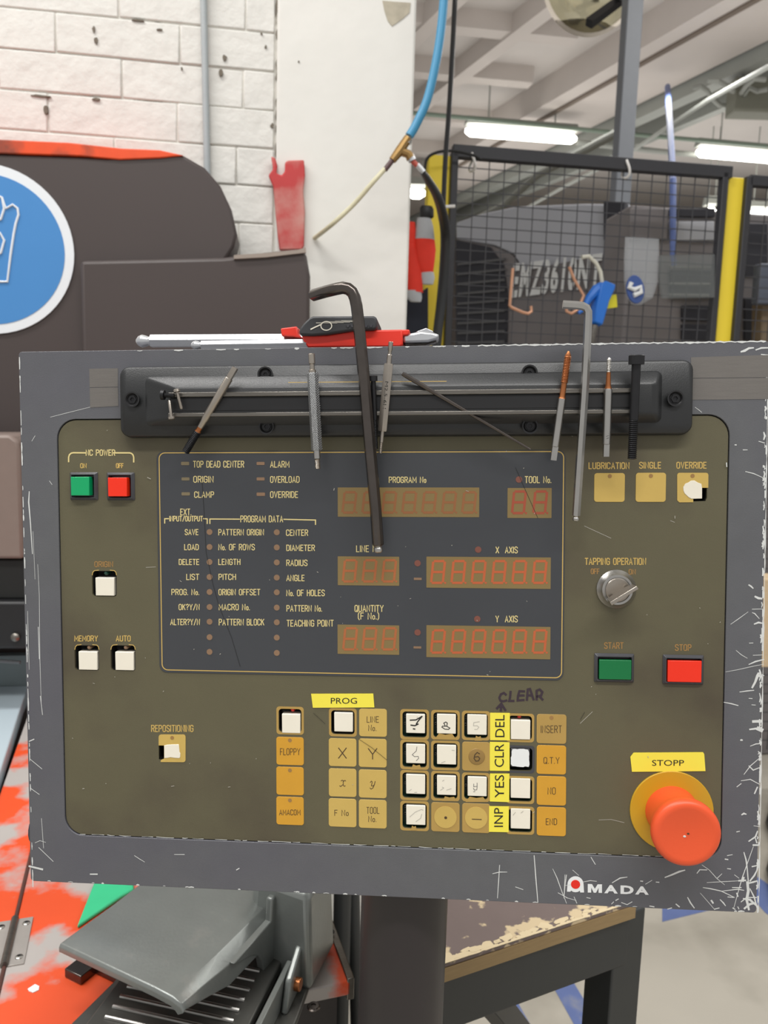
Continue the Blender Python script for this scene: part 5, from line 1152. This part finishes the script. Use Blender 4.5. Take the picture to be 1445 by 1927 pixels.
q = [G(x, y, ZO+.004) for x, y in ((178,1660),(250,1655),(252,1675),(225,1690),(145,1744),(160,1705))]
tag(MB().prism([(p.x, p.y) for p in q], ZO+.0003, ZO+.006).build('green_cloth', mat('mint_green', (56,190,134), .6, var=.08, bump=.5, bscale=40), None, bevel=.002), 'mint green folded cloth under the back corner of the pedal guard', 'cloth')
c = G(58, 1597, 1.0); 
knob_c = PO + cu*(-CW/2) + cv*.020 - cw*.035
kn = MB().lathe(knob_c + cu*.001, knob_c - cu*1, [(0,.014),(.006,.015),(.012,.0145),(.016,.011),(.017,.001)], 20).build('side_knob', mat('navy_knob', (34,36,50), .5), con)

# pedal
ZP = ZO + .075
C1, C2, C4 = G(110, 1777, ZP), G(339, 1886, ZP), G(238, 1673, ZP)
pu = (C2-C1).normalized(); pv = Vector((-pu.y, pu.x, 0))
PM = Matrix((pu, pv, Vector((0,0,1)))).transposed().to_4x4(); PM.translation = Vector((C1.x, C1.y, ZO+.0006)); PMi = PM.inverted()
def R_(x, y, z): v = PMi @ G(x, y, z); return v
Wp = (C2-C1).length
ped = thing('foot_pedal', 'grey cast metal guarded foot pedal resting on the orange cover', 'foot pedal', PM)
m_cast = mat('cast_aluminium', (136, 140, 137), .36, .5, var=.10, scale=30, bump=.15, bscale=260, col2=(150,150,146), mix=(.60,.72), mscale=30)
H = ZP - ZO; DL = .175; xr2 = Wp + .0
# hood: curved top sheet with rounded right shoulder and arched skirt
prof = [(0.0, H-.004), (0.002, H), (Wp*.80, H+.002), (Wp*.93, H-.002), (Wp, H-.012), (Wp+.004, H-.030)]
inner = [(x, z-.006) for x, z in prof[:-2]] + [(Wp-.006, H-.018), (Wp-.003, H-.030)]
rings = []
for v, dz in ((0.0, -.003), (.002, 0), (.032, .001), (.065, .001), (DL, .004)):
    shift = .0 if v < .06 else .03
    kd = min(1, .25 + v*12)
    rings.append([Vector((x, v, H+(z-H)*kd+dz)) for x, z in prof] + [Vector((x, v, H+(z-H)*kd+dz)) for x, z in [(p_[0], p_[1]) for p_ in inner[::-1]]] if v > .03 else
                 [Vector((x, v, H+(z-H)*kd+dz)) for x, z in prof] + [Vector((x, v, H-.006+(z+.006-H)*kd+dz)) for x, z in inner[::-1]])
MB().loft(rings).build('pedal_hood', m_cast, ped, PM, bevel=.001, angle=45)
# skirt leg with arched opening on the right side
outl = [(.070, H-.010), (.136, H-.004), (.136, 0), (.122, 0), (.1205, .020), (.117, .036), (.110, .047), (.100, .054), (.088, .058), (.078, .061)]
MB().add([(Wp+.0045, y, z) for y, z in outl] + [(Wp-.0035, y, z) for y, z in outl],
         [tuple(range(len(outl)))[::-1], tuple(range(len(outl), 2*len(outl)))] + [(i, (i+1) % len(outl), len(outl)+(i+1) % len(outl), len(outl)+i) for i in range(len(outl))]).build('arched_skirt', m_cast, ped, PM, bevel=.001)
MB().hexa([(.125,.137,.004),(.205,.137,.004),(.190,.212,.004),(.085,.212,.004)], [(.130,.140,H+.032),(.197,.142,H+.032),(.186,.208,H+.032),(.090,.208,H+.032)]).build('housing_block', m_cast, ped, PM, bevel=.007)
m_dcast = mat('dark_cast', (92,92,88), .42, .5, var=.2, scale=40)
MB().hexa([(.150,.128,.004),(.158,.128,.004),(.158,.140,.004),(.150,.140,.004)], [(.150,.134,H+.02),(.158,.134,H+.02),(.158,.142,H+.02),(.150,.142,H+.02)]).build('front_rib', m_cast, ped, PM, bevel=.002)
MB().prism([(.035,-.11),(.262,-.11),(.250,-.05),(.212,.102),(.170,.235),(.05,.235),(.005,.18)], 0, .006).build('base_plate', m_dcast, ped, PM, bevel=.002)
MB().cyl((.176,.226,.006), (.176,.226,.0066), .004, 12).build('bolt_hole', m_ink, ped, PM)
PM2 = PM @ Matrix.Translation((.046, .043, 0)) @ Matrix.Rotation(math.radians(13.6), 4, 'Z')
def zt_(v): return .016 + (v + .12)*.05
MB().hexa([(-.010,-.12,.010),(.140,-.12,.010),(.140,.075,.014),(-.010,.075,.014)], [(-.010,-.12,zt_(-.12)),(.140,-.12,zt_(-.12)),(.140,.075,zt_(.075)),(-.010,.075,zt_(.075))]).build('treadle', m_dcast, ped, PM2, bevel=.002)
trd = bpy.data.objects['treadle']
for i in range(13):
    v = -.108 + i*.0128; MB().tube([Vector((.004, v, zt_(v)+.0006)), Vector((.124, v, zt_(v)+.0006))], .0021, 8).build('grip_rib', m_steel, trd, PM2)
MB().hexa([(.150,-.13,.006),(.156,-.13,.006),(.156,.055,.006),(.150,.055,.006)], [(.150,-.13,.032),(.156,-.13,.032),(.156,.055,.036),(.150,.055,.036)]).build('side_rail', m_cast, ped, PM2, bevel=.001)
MB().add([(.157,.018,.006),(.157,.075,.006),(.157,.082,.046),(.157,.060,.050),(.157,.030,.034),(.164,.018,.006),(.164,.075,.006),(.164,.082,.046),(.164,.060,.050),(.164,.030,.034)],
         [(0,1,2,3,4),(9,8,7,6,5),(0,5,6,1),(1,6,7,2),(2,7,8,3),(3,8,9,4),(4,9,5,0)]).build('pivot_lug', m_cast, ped, PM2, bevel=.002)
MB().cyl((.163, .042, .022), (.170, .042, .022), .0065, 16).build('pivot_bolt', m_copper, ped, PM2, bevel=.001)
MB().box(-.036, -.012, .036, .062, .0, .010).build('corner_foot', m_bsteel, ped, PM, bevel=.001)
MB().box(-.030, .02, .055, .066, 0, .006).build('foot_arm', m_bsteel, ped, PM, bevel=.001)

# ================================================================== BENCH AND FLOOR STRIPES
ZB = .85
ba, bb = G(835, 1815, ZB), G(1196, 1697, ZB)
bd = (bb-ba); bd.z = 0; bl_ = bd.normalized(); bn = Vector((-bl_.y, bl_.x, 0))
o_ = bb.copy(); 
BM = Matrix((bl_, bn, Vector((0,0,1)))).transposed().to_4x4(); BM.translation = Vector((bb.x, bb.y, 0))
ben = thing('work_bench', 'black steel work bench with scratched worn wooden top behind the console', 'work bench', BM)
Lb = .245; Wb = .24
m_top = mat('worn_bench_top', (112,98,94), .6, var=.10, scale=25, col2=(206,186,150), mix=(.56,.60), mscale=34, bump=.2, bscale=80)
m_leg = mat('bench_black', (48,50,50), .5, var=.1)
MB().box(-Lb, 0, 0, Wb, ZB-.004, ZB).build('worn_top', m_top, ben, BM, bevel=.001)
MB().box(-Lb, 0, -.001, Wb, ZB-.018, ZB-.004).build('plywood_edge', mat('plywood', (150,126,88), .7, var=.2, scale=30, stretch=(1,1,12)), ben, BM)
r5 = random.Random(9); mb = MB()
for i in range(170):
    x = -(Lb-.01)*r5.random(); w_ = .003+.006*r5.random(); y_ = -.001 + .010*r5.random()**2.5; mb.prism([(x+w_*math.cos(2*PI*j/8)*r5.uniform(.5,1.1), max(0, y_+w_*.55*math.sin(2*PI*j/8)*r5.uniform(.5,1.1))) for j in range(8)], ZB+.0001, ZB+.0004+i*.000002)
o = mb.build('bare_wood_chips', mat('bare_wood', (214,196,160), .7), ben, BM, smooth='flat'); o['kind'] = 'stuff'
MB().box(-Lb-.03, -.0, .006, .046, ZB-.078, ZB-.018).build('front_rail', m_leg, ben, BM, bevel=.002)
MB().box(-.04, .0, .04, Wb-.04, ZB-.066, ZB-.018).build('side_rail', m_leg, ben, BM, bevel=.002)
lg_x = -.018
for x in (lg_x, -Lb-.03):
    MB().box(x, x+.042, .008, .05, 0, ZB-.018).build('leg', m_leg, ben, BM, bevel=.002)
def brc(x0, y0, z0, x1, y1, z1, wd, mt_, name='brace'):
    a, b = G(x0, y0, z0), G(x1, y1, z1); return MB().tube([a, b], wd, 4, rot=PI/4).build(name, mt_, ben, bevel=.001)
brc(862, 1806, .80, 1100, 2095, 0.02, .020, m_leg)
# small black lamp like foot under the rail
# floor stripes, another machine leg
m_bl = mat('blue_floor_paint', (96,112,160), .55, var=.12, scale=20, col2=(140,142,150), mix=(.55,.75), mscale=12)
def stripe(label, pts):
    q = [G(x, y, 0) for x, y in pts]; return tag(MB().prism([(p.x, p.y) for p in q], .0002, .0012).build('floor_stripe', m_bl), label, 'floor marking')
stripe('blue stripe painted on the floor seen below the bench rail', [(1008,1798),(1048,1798),(1140,1950),(1092,1950)])
stripe('wide blue stripe painted on the floor right of the bench leg', [(1246,1706),(1300,1690),(1420,1670),(1340,1712),(1246,1735)])
stripe('blue floor stripe at the right edge beside the console corner', [(1425,1650),(1480,1690),(1480,1745),(1440,1718),(1415,1690)])
stripe('grey blue stripe beside the bench brace', [(925,1838),(945,1836),(1010,1950),(985,1950)])  # same blue floor paint as the other stripes
ps = ray(643, 1750); kk = 1.16/ps.y
st = thing('machine_stand', 'pair of thin dark stand tubes left of the support column', 'stand', Matrix.Translation((ps.x*kk, 1.16, 0)))
MB().cyl((ps.x*kk, 1.16, 0), (ps.x*kk, 1.16, 1.0), .0145, 12).build('tube', m_leg, st)
p2 = ray(672, 1750); MB().cyl((p2.x*1.18/p2.y+.02, 1.18, 0), (p2.x*1.18/p2.y-.03, 1.18, 1.0), .011, 12).build('tube', m_leg, st)
MB().box(ps.x*kk-.03, ps.x*kk+.06, 1.13, 1.21, 0, .02).build('stand_foot', m_leg, st)
# right edge glimpses
tag(MB().tube([G(1441,1500,.0)+Vector((.05,0,.02)), G(1450,1560,0)+Vector((0,0,.02)), G(1448,1600,0)+Vector((.03,0,.02)), G(1440,1650,0)+Vector((.02,0,.02)), G(1470,1720,0)+Vector((0,0,.02))], .018, 10).build('floor_cable', m_black), 'thick black cable on the floor at the right edge', 'cable')
tag(bp([(1425,1090),(1500,1090),(1500,1256),(1425,1256)], 1.9, 1.98).build('wooden_board', mat('pale_wood', (204,180,146), .7, var=.1, stretch=(1,1,8)), None, BF, bevel=.003), 'pale wooden board just visible right of the console', 'board')
